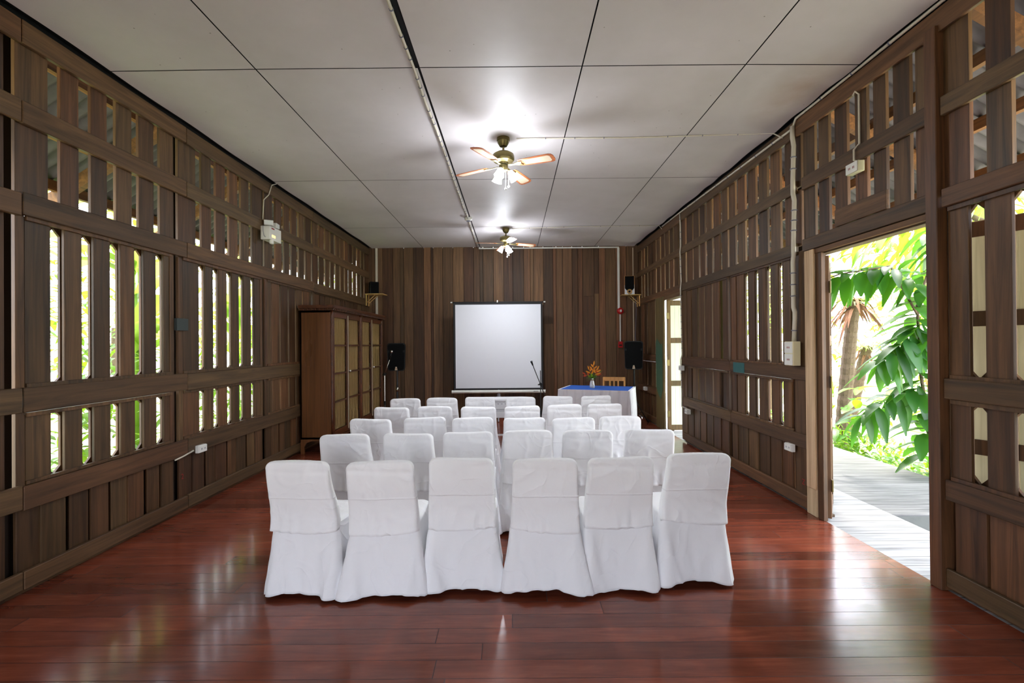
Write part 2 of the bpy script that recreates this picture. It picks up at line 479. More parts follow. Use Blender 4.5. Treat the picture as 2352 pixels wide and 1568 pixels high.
# --- left wall
L = Side(-1)
wl = MB()
REC = [2.845, 4.25, 5.745, 7.125, 8.515, 9.95]          # recesses; the structural post behind each is coloured dark to stand for shade
upg = [[(3.08, 3.165), (3.30, 3.395), (3.53, 3.61), (3.76, 3.83), (3.99, 4.06)],
       [(4.517, 4.605), (4.751, 4.829), (4.981, 5.055), (5.208, 5.274), (5.43, 5.50)],
       [(5.963, 6.045), (6.20, 6.275), (6.416, 6.482), (6.632, 6.705), (6.871, 6.926)],
       [(7.357, 7.43), (7.59, 7.66), (7.82, 7.88), (8.03, 8.10), (8.27, 8.32)],
       [(8.699, 8.765), (8.93, 9.0), (9.163, 9.237), (9.388, 9.455), (9.60, 9.66)]]
wing = [[(3.094, 3.19), (3.32, 3.415), (3.553, 3.648), (3.783, 3.878), (4.01, 4.10)],
        [(4.559, 4.655), (4.776, 4.874), (5.004, 5.10), (5.225, 5.322), (5.465, 5.54)],
        [(5.92, 5.95), (6.13, 6.165), (6.36, 6.395), (6.57, 6.60), (6.79, 6.82)],
        [(7.4, 7.43), (7.62, 7.65), (7.84, 7.87), (8.06, 8.09), (8.28, 8.31)],
        [(8.78, 8.81), (9.0, 9.03), (9.22, 9.25), (9.44, 9.47), (9.66, 9.69)]]
# solid near part
for a, b in split([(YF, 2.815)], .19):
    L.bx(wl, .03+random.choice([0, .012]), .055, a, b-.004, 0.0, 3.45)
for i in range(5):
    a, b = REC[i]+.028, REC[i+1]-.028
    for y0, y1 in split(boards_from_gaps(a, b, upg[i]), .17):
        L.bx(wl, .030, .054, y0, y1, 2.42, 2.93)
        L.bx(wl, .030, .054, y0, y1, 2.95, 3.45)
    # boards beneath the lowest rail, lapped in two depths
    n = 8; ys = [a+(b-a)*k/n for k in range(n+1)]
    for k in range(n): 
        y0 = ys[k]+(random.uniform(-.02, .02) if k else 0); y1 = ys[k+1]-.016
        L.bx(wl, .030 if k % 2 else .040, .06, y0, y1, .05, .60)
    # frame boards beside each recess
    for z0, z1 in ((1.22, 2.36), (.62, 1.14)):
        L.bx(wl, .024, .05, a, a+.055, z0, z1); L.bx(wl, .024, .05, b-.05, b, z0, z1)
    strips(L, wl, a+.07, b-.02, [(2.30, 2.33), (1.262, 1.29), (1.085, 1.11), (.668, .69)])
wall_left = struct(wl.build('wall_left', M['wallv'], bevel=.002))
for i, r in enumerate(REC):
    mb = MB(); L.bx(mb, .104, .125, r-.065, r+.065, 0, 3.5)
    mb.build('post', M['dark_shade'], wall_left, bevel=.004)
segs = [(YF, 1.4), (1.4, 2.92), (2.92, 4.40), (4.40, 7.2), (7.2, 10.0)]
rails(L, wall_left, {'all': segs}, {'plate': (3.375, 3.52), 'r1': (2.89, 3.03), 'r2': (2.32, 2.46), 'r3': (1.11, 1.262), 'r4': (.52, .668), 'r5': (.04, .15)})
for i in range(5):
    a, b = REC[i]+.083, REC[i+1]-.078
    off = -.028 if i < 2 else .11
    window_panel(L, wall_left, a, b, 1.262, 2.31, wing[i], off, 'sliding_slats')
    window_panel(L, wall_left, a, b, .668, 1.10, wing[i], off, 'sliding_slats')
mb = MB(); mb.box(XL-.16, XL-.05, YF, YB, -.10, .02); mb.build('sill_beam', M['wallh'], wall_left)
mb = MB(); L.bx(mb, .085, .10, YF, 9.75, .0, .60); mb.build('light_stop_boards', M['dark_shade'], wall_left)  # added behind the base boards to stop light leaks, dark as shade
part_label(MB().box(XL+.0, XL-.03, 4.262, 4.41, 1.655, 1.765).build('cover_plate', M['plate'], wall_left, bevel=.002), 'dark grey-green plate nailed over the post')

# --- right wall
R = Side(1)
wr = MB()
RREC = {'A': (4.305, 5.715), 'B': (5.785, 7.15)}
upr = {'door': [(3.076, 3.121), (3.256, 3.321), (3.436, 3.5), (3.619, 3.708), (3.848, 3.922), (4.05, 4.105)],
       'A': [(4.554, 4.64), (4.81, 4.873), (5.037, 5.106), (5.268, 5.343), (5.51, 5.575)],
       'B': [(5.937, 6.005), (6.17, 6.234), (6.394, 6.463), (6.621, 6.68), (6.864, 6.905)],
       'C': [(7.46, 7.513), (7.687, 7.746), (7.9, 7.963), (8.126, 8.192), (8.364, 8.43)],
       'D': [(8.967, 9.015), (9.173, 9.233), (9.389, 9.452), (9.6, 9.655)],
       'N': [(2.62, 2.716), (2.37, 2.486), (2.14, 2.245), (1.91, 2.015), (1.68, 1.785)]}
span = {'N': (1.5, 2.895), 'door': (3.0, 4.26), 'A': (4.30, 5.72), 'B': (5.78, 7.115), 'C': (7.19, 8.62), 'D': (8.69, 9.93)}
for k, (a, b) in span.items():
    for y0, y1 in split(boards_from_gaps(a, b, upr[k]), .17):
        R.bx(wr, .030, .054, y0, y1, 2.38, 2.89); R.bx(wr, .030, .054, y0, y1, 2.92, 3.45)
for a, b in split([(YF, 1.5)], .19): R.bx(wr, .03+random.choice([0, .012]), .055, a, b-.004, 0, 3.45)
winr = {'A': [(4.621, 4.694), (4.831, 4.925), (5.076, 5.150), (5.296, 5.385), (5.558, 5.585)],
        'B': [(5.935, 6.037), (6.224, 6.262), (6.483, 6.513), (6.70, 6.745), (6.949, 6.995)],
        'D': [(9.0, 9.028), (9.24, 9.29), (9.465, 9.515), (9.69, 9.72)],
        'N': [(2.636, 2.732), (2.40, 2.495), (2.165, 2.26), (1.93, 2.025), (1.70, 1.79)]}
wspan = {'N': (1.55, 2.862), 'A': (4.484, 5.705), 'B': (5.83, 7.16), 'D': (8.75, 9.93)}
for k, (a, b) in wspan.items():
    a0 = a; b0 = b
    lo = {'N': (1.5, 2.86), 'A': (4.28, 5.72), 'B': (5.78, 7.2), 'D': (8.74, 9.95)}[k]
    n = 8; ys = [lo[0]+(lo[1]-lo[0])*q/n for q in range(n+1)]
    if k == 'N': ys = [1.5, 1.75, 2.0, 2.2, 2.42, 2.64, 2.845]
    if k == 'A': ys = [4.276, 4.43, 4.462, 4.655, 4.865, 5.096, 5.313, 5.563, 5.715]
    if k == 'B': ys = [5.78, 6.016, 6.238, 6.477, 6.678, 6.912, 7.15]
    for q in range(len(ys)-1): R.bx(wr, .030 if q % 2 else .040, .06, ys[q]+.008, ys[q+1]-.010, .05, .62)
    strips(R, wr, a-.02, b+.0, [(2.28, 2.305), (1.277, 1.30), (1.13, 1.155), (.672, .695)])
    if k != 'D':
        R.bx(wr, .026, .05, b+.0, lo[1], 1.24, 2.35); R.bx(wr, .026, .05, b+.0, lo[1], .65, 1.18)
# frame boards at bay ends
for y0, y1 in ((4.276, 4.428), (7.17, 7.40), (5.785, 5.83)):
    R.bx(wr, .020, .05, y0, y1, .05, 2.33)
R.bx(wr, .05, .075, 4.42, 4.49, .05, 2.33); R.bx(wr, .05, .075, 2.86, 2.92, .05, 3.4)
wall_right = struct(wr.build('wall_right', M['wallv'], bevel=.002))
mb = MB(); R.bx(mb, .085, .10, YF, 2.80, .0, .61); R.bx(mb, .085, .10, 4.16, 7.14, .0, .61); R.bx(mb, .085, .10, 8.48, 9.7, .0, .61); mb.build('light_stop_boards', M['dark_shade'], wall_right)  # added dark boards, blocking light between the right-hand base boards
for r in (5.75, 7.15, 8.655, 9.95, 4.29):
    mb = MB(); R.bx(mb, .104, .125, r-.065, r+.065, 0, 3.5); mb.build('post', M['dark_shade'], wall_right, bevel=.004)  # posts coloured dark so the recesses look shaded
mb = MB(); mb.box(XR-.022, XR+.13, 2.908, 2.99, 0, 3.42); part_label(mb.build('door_post', M['wallv'], wall_right, bevel=.004), 'tall square post on the near side of the open doorway')
allR = [(YF, 1.4), (1.4, 2.905), (4.262, 5.75), (5.75, 7.40), (8.70, 10.0)]
hi = [(YF, 1.4), (1.4, 2.905), (2.995, 4.30), (4.39, 7.385), (7.395, 10.0)]
rails(R, wall_right, {'all': allR, 'plate': [(YF, 4.39), (4.39, 7.38), (7.38, 10.0)], 'r1': hi, 'r2': hi},
      {'plate': (3.375, 3.52), 'r1': (2.86, 2.975), 'r2': (2.305, 2.415), 'r3': (1.155, 1.277), 'r4': (.55, .672), 'r5': (.03, .14)})
for k, (a, b) in wspan.items():
    off = {'A': -.035, 'B': .11, 'D': .11, 'N': 0}[k]
    om = M['sunlit_olive'] if k == 'B' else None  # lit olive tone for the outer slats of this bay
    window_panel(R, wall_right, a, b, 1.277, 2.30, winr[k], off, 'sliding_slats', omat=om)
    window_panel(R, wall_right, a, b, .672, 1.145, winr[k], off, 'sliding_slats', omat=None)
# door heads (lintels), spare board lying above the near one
part_label(MB().box(XR+.0, XR+.16, 2.99, 4.27, 2.262, 2.302).build('lintel', M['wallh'], wall_right, bevel=.003), 'worn lintel board over the open doorway')
MB().box(XR+.0, XR+.16, 7.39, 8.25, 2.235, 2.30).build('lintel', M['wallh'], wall_right, bevel=.003)
mb = MB(); R.bx(mb, .002, .028, 3.33, 3.86, 2.425, 2.56); part_label(mb.build('patch_board', M['wallh'], wall_right, bevel=.002), 'short pale board nailed above the doorway')
mb = MB(); mb.box(XR-.001, XR-.004, 5.39, 5.66, 1.158, 1.272); part_label(mb.build('painted_patch', M['teal'], wall_right), 'teal paint patch on the middle rail')
mb = MB(); R.bx(mb, .031, .055, 2.99, 4.27, 2.25, 2.40); R.bx(mb, .031, .055, 7.2, 8.6, 2.24, 2.40); mb.build('light_stop_head', M['wallh'], wall_right)  # added behind the lintels to close a bright light leak
# near doorway, far jamb: pale post with a shorter board nailed over it
mb = MB(); mb.box(XR-.004, XR+.05, 4.125, 4.262, 0, 2.30)
part_label(mb.build('jamb_post', M['palewood'], wall_right, bevel=.004), 'pale worn door jamb with split foot')
mb = MB(); mb.box(XR-.022, XR-.004, 4.11, 4.235, .24, 2.30); mb.build('jamb_board', M['palewood'], wall_right, bevel=.003)
mb = MB(); mb.box(XR+.002, XR+.038, 4.04, 4.115, 0, 2.26); mb.build('door_frame', M['wallv'], wall_right, bevel=.003)
# far doorway jamb, faded green paint on its lower half
mb = MB(); mb.box(XR-.01, XR+.02, 8.25, 8.70, 0, 2.30); mb.build('jamb_post', M['jambwood'], wall_right, bevel=.004)
mb = MB(); mb.prism([(8.31, .70), (8.42, .52), (8.56, .60), (8.68, .72), (8.69, 1.52), (8.60, 1.58), (8.40, 1.47), (8.31, 1.5)], 0, XR-.011, XR-.014)
part_label(mb.build('painted_patch', M['green'], wall_right), 'faded green paint on the jamb of the far doorway')
mb = MB(); mb.box(XR+.05, XR+.16, YF, 2.99, -.10, .02); mb.box(XR+.05, XR+.16, 4.14, 7.4, -.10, .02); mb.box(XR+.05, XR+.16, 8.25, YB, -.10, .02)
mb.build('sill_beam', M['wallh'], wall_right)

# door leaves, open outwards
def door_leaf(nm, w, hinge, ang, pan, fr, zr, label=None, h=2.22):
    o = struct(MB().build(nm, fr)) if False else None
    d = bpy.data.objects.new(nm, None); C.objects.link(d); d['kind'] = 'structure'
    d.location = (hinge[0], hinge[1], 0.015); d.rotation_euler = (0, 0, ang)
    mb = MB()
    mb.box(0, .06, -.018, .018, 0, h); mb.box(w-.06, w, -.018, .018, 0, h)
    for z in zr: mb.box(.06, w-.06, -.016, .016, z-.045, z+.045)
    mb.build('door_frame', fr, d, bevel=.003)
    mb = MB(); n = max(2, round((w-.12)/.07))
    for i in range(n):
        x0 = .06+(w-.12)*i/n; mb.box(x0, x0+(w-.12)/n-.003, -.008, .008, .02, h-.02)
    mb.build('panel_boards', pan, d)
    for z in (.28, 1.15, 1.95):
        hg = MB(); hg.tube([(-.008, -.024, z-.05), (-.008, -.024, z+.05)], .008, 8); hg.box(0, .035, -.021, -.018, z-.05, z+.05)
        hg.build('hinge', M['brass'], d)
    return d
door_leaf('door_1', .50, (XR+.062, 4.06), math.radians(55.2), M['palewood'], M['wallv'], (.05, .75, 1.5, 2.17))
door_leaf('door_2', .58, (XR+.13, 2.93), math.radians(-62), M['tanpanel'], M['wallv'], (.06, .86, 1.62, 2.15))
door_leaf('door_3', .42, (XR+.035, 8.20), math.radians(2), M['panel'], M['jambwood'], (.05, .80, 1.53, 2.17))
door_leaf('door_4', .42, (XR+.17, 7.36), math.radians(-90), M['panel'], M['jambwood'], (.05, .80, 1.53, 2.17))

# --- back wall
bw = MB(); x = XL-.05
edges = [(e/3.36+820-1180.5)/1102*YB for e in (100, 128, 208, 290, 345, 372, 445, 527, 582, 600, 672, 752, 835, 912, 960, 985, 1065, 1145, 1215, 1300, 1350, 1375, 1450, 1525, 1550, 1600, 1672, 1715, 1752, 1842, 1878, 1930, 2010, 2090, 2142, 2170)]
edges[-1] = XR+.05; edges.append(XR+.06)
for i in range(len(edges)-2):
    a, b = edges[i], edges[i+1]; w = b-a
    d = (i*7 % 3)*.005 if w > .12 else (.016 if i % 2 else -.010)
    gap = .006
    zs = [0, HC+.02]
    if random.random() < .35: zs = [0, random.uniform(.9, 2.6), HC+.02]
    for q in range(len(zs)-1):
        bw.box(a, b-gap, YB+d, YB+.03+d, zs[q], zs[q+1]-(.002 if q < len(zs)-2 else 0))
bw.box(XL-.1, edges[0]-.004, YB-.004, YB+.03, 0, HC+.02)
wall_back = struct(bw.build('wall_back', M['backv'], bevel=.0015))
MB().box(XL-.1, XR+.1, YB+.06, YB+.09, 0, HC).build('outer_boards', M['dark_shade'], wall_back)

# --- wall behind the camera: unseen opening onto the garden, placed and sized for the light
wf = MB()
wf.box(XL-.05, -2.45, YF-.05, YF, 0, HC); wf.box(.1, XR+.05, YF-.05, YF, 0, HC); wf.box(-2.45, .1, YF-.05, YF, 2.25, HC)
wf.box(-1.24, -1.12, YF-.08, YF, 0, 2.3)
struct(wf.build('unseen_wall_front', M['wallv']))

# ---------------------------------------------------------------- roof over veranda and eaves
def roof_side(nm, sgn):
    mb = MB(); xe, ze = sgn*4.4, 3.05; xr, zr = sgn*.15-.2, 5.62
    y0, y1 = YF-1.0, YB+1.2; n = int((y1-y0)/.01625); vs = []
    for i in range(n+1):
        y = y0+(y1-y0)*i/n; dz = .024*math.sin(2*PI*(y-y0)/.13)
        for s in range(5):
            t = s/4; vs.append((xe+(xr-xe)*t, y, ze+(zr-ze)*t+dz))
    fs = [(i*5+s, i*5+s+1, (i+1)*5+s+1, (i+1)*5+s) for i in range(n) for s in range(4)]
    mb.add(vs, fs, .5); o = struct(mb.build(nm, M['roof'], smooth=True))
    m = o.modifiers.new('t', 'SOLIDIFY'); m.thickness = .006
    sl = (zr-ze)/(xr-xe)
    for xx in (4.3, 3.85, 3.4, 2.95, 2.3):
        X = sgn*xx; Z = ze+(X-xe)*sl-.035
        MB().box(X-.025, X+.025, y0, y1, Z-.10, Z-.005).build('purlin', M['roofwood'], o)
    for k in range(9):
        y = -1.9+k*1.43+.72
        r = MB(); A = Vector((sgn*4.4, y, ze-.17)); B = Vector((sgn*2.0, y, ze-.17+(sgn*2.0-xe)*sl))
        d = (B-A).normalized(); u = Vector((-d.z, 0, d.x)); u = u if u.z > 0 else -u
        P = []
        for dy in (-.03, .03):
            for (p, s2) in ((A, -.06), (B, -.06), (B, .06), (A, .06)): P.append(p+u*s2+Vector((0, dy, 0)))
        r.add(P, [(0, 1, 2, 3), (7, 6, 5, 4), (0, 4, 5, 1), (1, 5, 6, 2), (2, 6, 7, 3), (3, 7, 4, 0)])
        r.build('rafter', M['roofwood'], o)
    return o
roof_side('trim_1', -1); roof_side('trim_2', 1)

# ---------------------------------------------------------------- ceiling cables, conduits
def cable(nm, pts, r, label, clips=None, mat='cable', flatz=None, group=None):
    mb = MB(); mb.tube(pts, r, 8)
    o = thing(nm, label, 'cable', (0, 0, 0), 0, group)
    if clips:
        cm = mb; P = [Vector(p) for p in pts]
        for a, b in zip(P, P[1:]):
            Lg = (b-a).length; n = int(Lg/clips)
            for k in range(1, n):
                c = a+(b-a)*k/n; d = (b-a).normalized()
                cm.tube([c-d*.004, c+d*.004], r*1.35, 8, mi=1)
    mb.build('sheath', [M[mat], M['clip']], o, smooth=True)
    return o
cx = -.71
pts = [(cx+random.uniform(-.01, .01), y, HC-.014-random.uniform(0, .004)) for y in [x*.5 for x in range(-4, 20)]]
cable('ceiling_cable', pts+[(cx, YB-.02, HC-.02)], .011, 'white cable clipped along the dark ceiling seam, running towards the back wall', .12)
cable('ceiling_cable', [(.05, 4.726, HC-.012), (1.2, 4.73, HC-.012), (XR-.05, 4.66, HC-.012), (XR-.02, 4.55, 3.44)], .006, 'thin white wire across the ceiling from the nearer fan to the right wall', .28)
cable('ceiling_cable', [(.0, 8.435, HC-.008), (1.2, 8.33, HC-.008), (XR-.05, 8.30, HC-.010), (XR-.02, 8.25, 3.46)], .005, 'thin wire across the ceiling from the farther fan to the right wall', .28)
cable('wall_cable', [(XR-.012, -1.5, 3.535), (XR-.012, 2.9, 3.535), (XR-.012, 4.35, 3.53), (XR-.012, 4.40, 3.46), (XR-.012, 7.38, 3.505), (XR-.012, 8.25, 3.505)], .011, 'white cable running along the top of the right wall just below the ceiling', .3)
dz = [3.48, 3.38, 3.30, 2.98, 2.92, 2.86, 2.80, 2.43, 2.36, 2.30, 2.24, 1.82, 1.78, 1.72, 1.50]
pts = [(XR-.018+(.012 if (3.0 < z < 3.36 or 2.45 < z < 2.85) else 0), 4.395+(0.012 if z < 2.3 else 0)+(-.02 if 1.70 < z < 1.79 else 0), z) for z in dz]
cable('wall_cable', pts, .020, 'thick white taped cable dropping down the right wall to the big socket box', .09)
cable('wall_cable', [(XR-.012, 7.385, 3.5), (XR-.012, 7.36, 3.3), (XR-.005, 7.375, 3.0), (XR-.016, 7.375, 2.9), (XR-.005, 7.37, 2.45), (XR-.016, 7.37, 2.33), (XR-.008, 7.35, 1.32), (XR-.016, 7.39, 1.25), (XR-.008, 7.38, .72), (XR-.016, 7.36, .53), (XR-.012, 7.12, .52)], .010, 'thin white cable dropping down the right wall beside the far doorway', .1)
cable('wall_cable', [(XR-.012, 3.62, 3.36), (XR-.012, 3.60, 3.38), (XR+.018, 3.60, 3.36), (XR+.018, 3.60, 2.99), (XR-.010, 3.62, 2.95), (XR-.010, 3.62, 2.87), (XR-.005, 3.585, 2.85)], .007, 'short white cable dropping to the socket above the near doorway')
cable('wall_cable', [(XL+.05, 5.98, HC-.01), (XL+.012, 5.93, 3.50), (XL+.012, 5.86, 3.36), (XL-.02, 5.80, 3.28), (XL-.02, 5.76, 2.93)], .006, 'thin white cable running from the ceiling down to the emergency light')
cable('wall_cable', [(XL+.006, 4.22, .512), (XL+.008, 4.34, .525), (XL+.006, 4.46, .545)], .007, 'short white cable stub leading to the socket on the left wall')
mb = MB(); mb.box(-2.865, -2.82, YB-.03, YB-.012, 2.0, HC-.01)
tag(mb.build('conduit', M['cable'], bevel=.003), 'upright white conduit in the left corner behind the small speaker', 'conduit')
mb = MB(); mb.box(-.70, 2.225, YB-.036, YB-.012, 3.495, 3.52); mb.box(2.19, 2.235, YB-.036, YB-.012, 2.22, 3.50)
tag(mb.build('conduit', M['white'], bevel=.003), 'white conduit along the top of the back wall, turning down to the alarm bell', 'conduit')
mb = MB(); mb.box(2.228, 2.25, YB-.03, YB-.012, 1.52, 2.14)
tag(mb.build('conduit', M['white'], bevel=.003), 'short white conduit between the red alarm bell and the red call point', 'conduit')
cable('hanging_wire', [(2.5, YB-.25, 2.42), (2.55, YB-.12, 2.2), (2.545, YB-.10, 1.9), (2.535, YB-.08, 1.65), (2.56, YB-.10, 1.4), (2.54, YB-.12, 1.25), (2.50, YB-.4, 1.2)], .005, 'loose grey wire hanging in the right back corner', None, 'clip')

# bell, call point
tag(MB().box(2.512, 2.528, YB-.016, YB-.004, .1, 3.5).build('gap_light_strip', M['pale']), 'thin pale strip standing in for light through a back wall gap, right corner', 'strip')  # pale strip added in place of daylight through a board gap
b = thing('alarm_bell', 'round red fire alarm bell on the back wall', 'bell', (2.243, YB-.014, 2.178))
rx = Matrix.Rotation(PI/2, 3, 'X')
MB().lathe([(.068, 0), (.07, .018), (.062, .04), (.04, .055), (.0, .058)], n=32, mat=rx).build('gong', M['red'], b, smooth=True)
MB().lathe([(.02, .055), (.02, .063), (.0, .064)], n=20, mat=rx @ Matrix.Diagonal((1, 1.4, 1))).build('badge', M['white'], b)
b = thing('call_point', 'small square red fire call point under the alarm bell', 'alarm', (2.236, YB-.012, 1.477))
MB().box(-.045, .045, -.04, 0, -.065, .065).build('housing', M['red'], b, bevel=.006, seg=2)
MB().box(-.03, .03, -.044, -.04, -.03, .0).build('window', M['dark_shade'], b)

# sockets
def socket(x, y, z, sgn, label, w=.115, h=.07, d=.035, rows=1, big=False):
    t = thing('wall_socket', label, 'socket', (x, y, z), 0 if sgn < 0 else PI, 'power sockets on the walls')
    MB().box(0, d, -w/2, w/2, -h/2, h/2).build('back_box', M['cream'] if big else M['white'], t, bevel=.004, seg=2)
    for k in range(rows):
        zc = 0 if rows == 1 else (.055 if k == 0 else -.055)
        hh = h/2-.004 if rows == 1 else .05
        sl = MB(); sl.box(d, d+.006, -w/2+.003, w/2-.003, zc-hh, zc+hh, mi=0)
        for q in (-.022, .022) if rows == 1 else (-.012, .012):
            sl.box(d+.006, d+.0075, q-.008, q-.004, zc-.008, zc+.008, mi=1); sl.box(d+.006, d+.0075, q+.004, q+.008, zc-.008, zc+.008, mi=1)
        sl.build('face_plate', [M['white'], M['darkred'] if big else M['clip']], t)
    return t
socket(XL+.0, 4.55, .545, -1, 'white double socket low on the left wall under the lower rail')
socket(XR-.0, 4.49, .525, 1, 'white double socket low on the right wall beside the near doorway')
socket(XR-.0, 4.40, 1.40, 1, 'large two-gang cream socket box at the foot of the taped cable', .13, .22, .07, 2, True)
socket(XR-.0, 3.585, 2.80, 1, 'cream socket box high above the near doorway', .125, .08, .05, 1, True)
socket(XR-.0, 7.09, .49, 1, 'white socket low on the right wall just before the far doorway', .1, .07, .05)
socket(XR-.0, 7.33, 1.12, 1, 'white socket on the edge of the far doorway, under the middle rail', .1, .075, .05)
socket(XR-.0, 9.35, .62, 1, 'white socket on the right wall behind the table skirt', .12, .07, .05)

# smoke detector
s = thing('smoke_detector', 'small round white smoke detector on the ceiling seam', 'detector', (-.70, 7.687, HC-.03))
MB().lathe([(.0, -.028), (.034, -.028), (.04, -.018), (.058, -.012), (.062, .012), (.062, .024)], n=24).build('housing', M['white'], s, smooth=True)
MB().lathe([(.035, -.0305), (.035, -.026)], n=24).build('vent_ring', M['clip'], s)

# emergency light on the left wall
e = thing('emergency_light', 'white twin-lamp emergency light box on the left wall', 'lamp', (XL+.002, 5.82, 2.857))
MB().box(0, .11, -.14, .14, -.08, .08).build('box', M['white'], e, bevel=.004, seg=2)
lb = MB(); lb.box(.110, .112, -.10, -.03, .05, .066);
lb.build('red_print', M['darkred'], e)
mb = MB(); mb.box(.110, .113, -.09, -.055, -.045, -.018); mb.box(.110, .113, -.045, -.01, -.045, -.018); mb.build('indicators', M['amber'], e)
MB().box(.085, .115, -.10, -.055, -.125, -.079).build('switch', M['white'], e, bevel=.002)
MB().tube([(.03, -.141, .085), (.035, -.150, .02), (.045, -.150, -.04), (.06, -.142, -.055)], .003).build('flex', M['clip'], e)
for (yy, an) in ((-.06, -62), (.09, 8)):
    mt_ = Matrix.Translation((.055, yy, .098)) @ Matrix.Rotation(math.radians(an), 4, 'Z')
    h = MB(); h.box(-.02, .04, -.052, .052, .0, .062, mat=mt_)
    hd = h.build('lamp_head', M['white'], e, bevel=.008, seg=2)
    g = MB(); g.box(.04, .043, -.045, .045, .006, .056, mat=mt_); g.build('reflector', M['ledw'], hd)
    MB().tube([(.055, yy, .078), (.055, yy, .10)], .009).build('swivel', M['black'], e)

# ---------------------------------------------------------------- ceiling fans
def make_fan(loc, rot, label):
    f = thing('ceiling_fan', label, 'fan', loc, 0, 'ceiling fans with lamps')
    MB().lathe([(.062, 0), (.064, -.028), (.058, -.034), (.056, -.05), (.036, -.085), (.014, -.092)], n=28).build('canopy', M['brass'], f, smooth=True, autos=.6)
    MB().tube([(0, 0, -.09), (0, 0, -.15)], .011, 12).build('downrod', M['brass'], f, smooth=True, autos=.6)
    MB().lathe([(.02, -.138), (.07, -.145), (.102, -.165), (.108, -.185), (.108, -.215), (.096, -.232), (.05, -.245), (.045, -.262)], n=36).build('motor_housing', M['brass'], f, smooth=True, autos=.5)
    for k in range(4):
        a = rot+k*PI/2; mt = Matrix.Translation((0, 0, -.268)) @ Matrix.Rotation(a, 4, 'Z') @ Matrix.Rotation(math.radians(2), 4, 'Y') @ Matrix.Rotation(math.radians(-11), 4, 'X')
        ol = [(.17, -.045), (.20, -.054), (.40, -.066), (.50, -.068), (.527, -.058), (.54, -.03), (.54, .03), (.527, .058), (.50, .068), (.40, .066), (.20, .054), (.17, .045)]
        b = MB(); b.tint = .5; b.prism(ol, 2, -.003, .003, mat=mt); bl = b.build('blade', M['bladewood'], f, bevel=.001)
        i_ = MB(); i_.prism([(.23, -.036), (.485, -.050), (.505, -.035), (.505, .035), (.485, .050), (.23, .036)], 2, -.0042, .0042, mat=mt)
        i_.build('cane_insert', M['pale'], bl)
        br = MB(); br.prism([(.06, -.016), (.12, -.010), (.18, -.035), (.21, -.03), (.195, 0), (.21, .03), (.18, .035), (.12, .010), (.06, .016)], 2, -.010, -.004, mat=mt)
        br.build('blade_iron', M['brass'], f)
    MB().lathe([(.03, -.262), (.044, -.270), (.044, -.305), (.036, -.325), (.012, -.335)], n=24).build('light_kit', M['brass'], f, smooth=True, autos=.6)
    for k in range(3):
        a = rot+math.radians(35)+k*2*PI/3
        dr = Vector((math.cos(a), math.sin(a), 0))
        mt = Matrix.Translation(dr*.062+Vector((0, 0, -.325))) @ Matrix.Rotation(a, 4, 'Z') @ Matrix.Rotation(math.radians(-32), 4, 'Y')
        MB().tube([dr*.03+Vector((0, 0, -.312)), dr*.062+Vector((0, 0, -.318)), dr*.072+Vector((0, 0, -.335))], .009).build('lamp_arm', M['brass'], f, smooth=True)
        p = [(.016, -.0), (.026, -.012), (.034, -.04), (.040, -.075), (.048, -.10), (.044, -.100), (.036, -.075), (.0, -.07)]
        s = MB(); vs = []
        nn = 24
        for r, z in p:
            for q in range(nn):
                w = 1+(.05*math.cos(6*2*PI*q/nn) if z < -.06 else 0)
                vs.append(mt @ Vector((r*w*math.cos(2*PI*q/nn), r*w*math.sin(2*PI*q/nn), z)))
        fs = [(i*nn+q, i*nn+(q+1) % nn, (i+1)*nn+(q+1) % nn, (i+1)*nn+q) for i in range(len(p)-1) for q in range(nn)]
        s.add(vs, fs); s.build('lamp_shade', M['glow'], f, smooth=True)
    for (dx, dy, zz) in ((.02, -.03, -.515), (.05, .02, -.475)):
        c = MB(); c.tube([(dx, dy, -.32), (dx, dy, zz)], .0022, 6)
        ch = c.build('pull_chain', M['white'], f)
        MB().lathe([(.0, -.011), (.010, -.008), (.013, 0), (.010, .008), (.0, .011)], c=(dx, dy, zz), n=12).build('pull_knob', M['white'], ch, smooth=True)
    return f
make_fan((-.08, 4.726, HC-.004), math.radians(-27), 'antique brass ceiling fan with lit lamps, nearer of the two fans')
make_fan((-.11, 8.40, HC-.004), math.radians(15), 'antique brass ceiling fan with lit lamps, farther fan near the back wall')
for loc in ((-.08, 4.726, HC-.44), (-.11, 8.40, HC-.44)):
    l = bpy.data.lights.new('fan_lamp', 'POINT'); l.energy = 17; l.color = (.88, .93, 1); l.shadow_soft_size = .12
    o = bpy.data.objects.new('fan_lamp', l); C.objects.link(o); o.location = loc
    l = bpy.data.lights.new('fan_lamp_down', 'SPOT'); l.energy = 45; l.color = (.92, .95, 1); l.shadow_soft_size = .12
    l.spot_size = math.radians(150); l.spot_blend = 1.0
    o = bpy.data.objects.new('fan_lamp_down', l); C.objects.link(o); o.location = (loc[0], loc[1], loc[2]-.04)

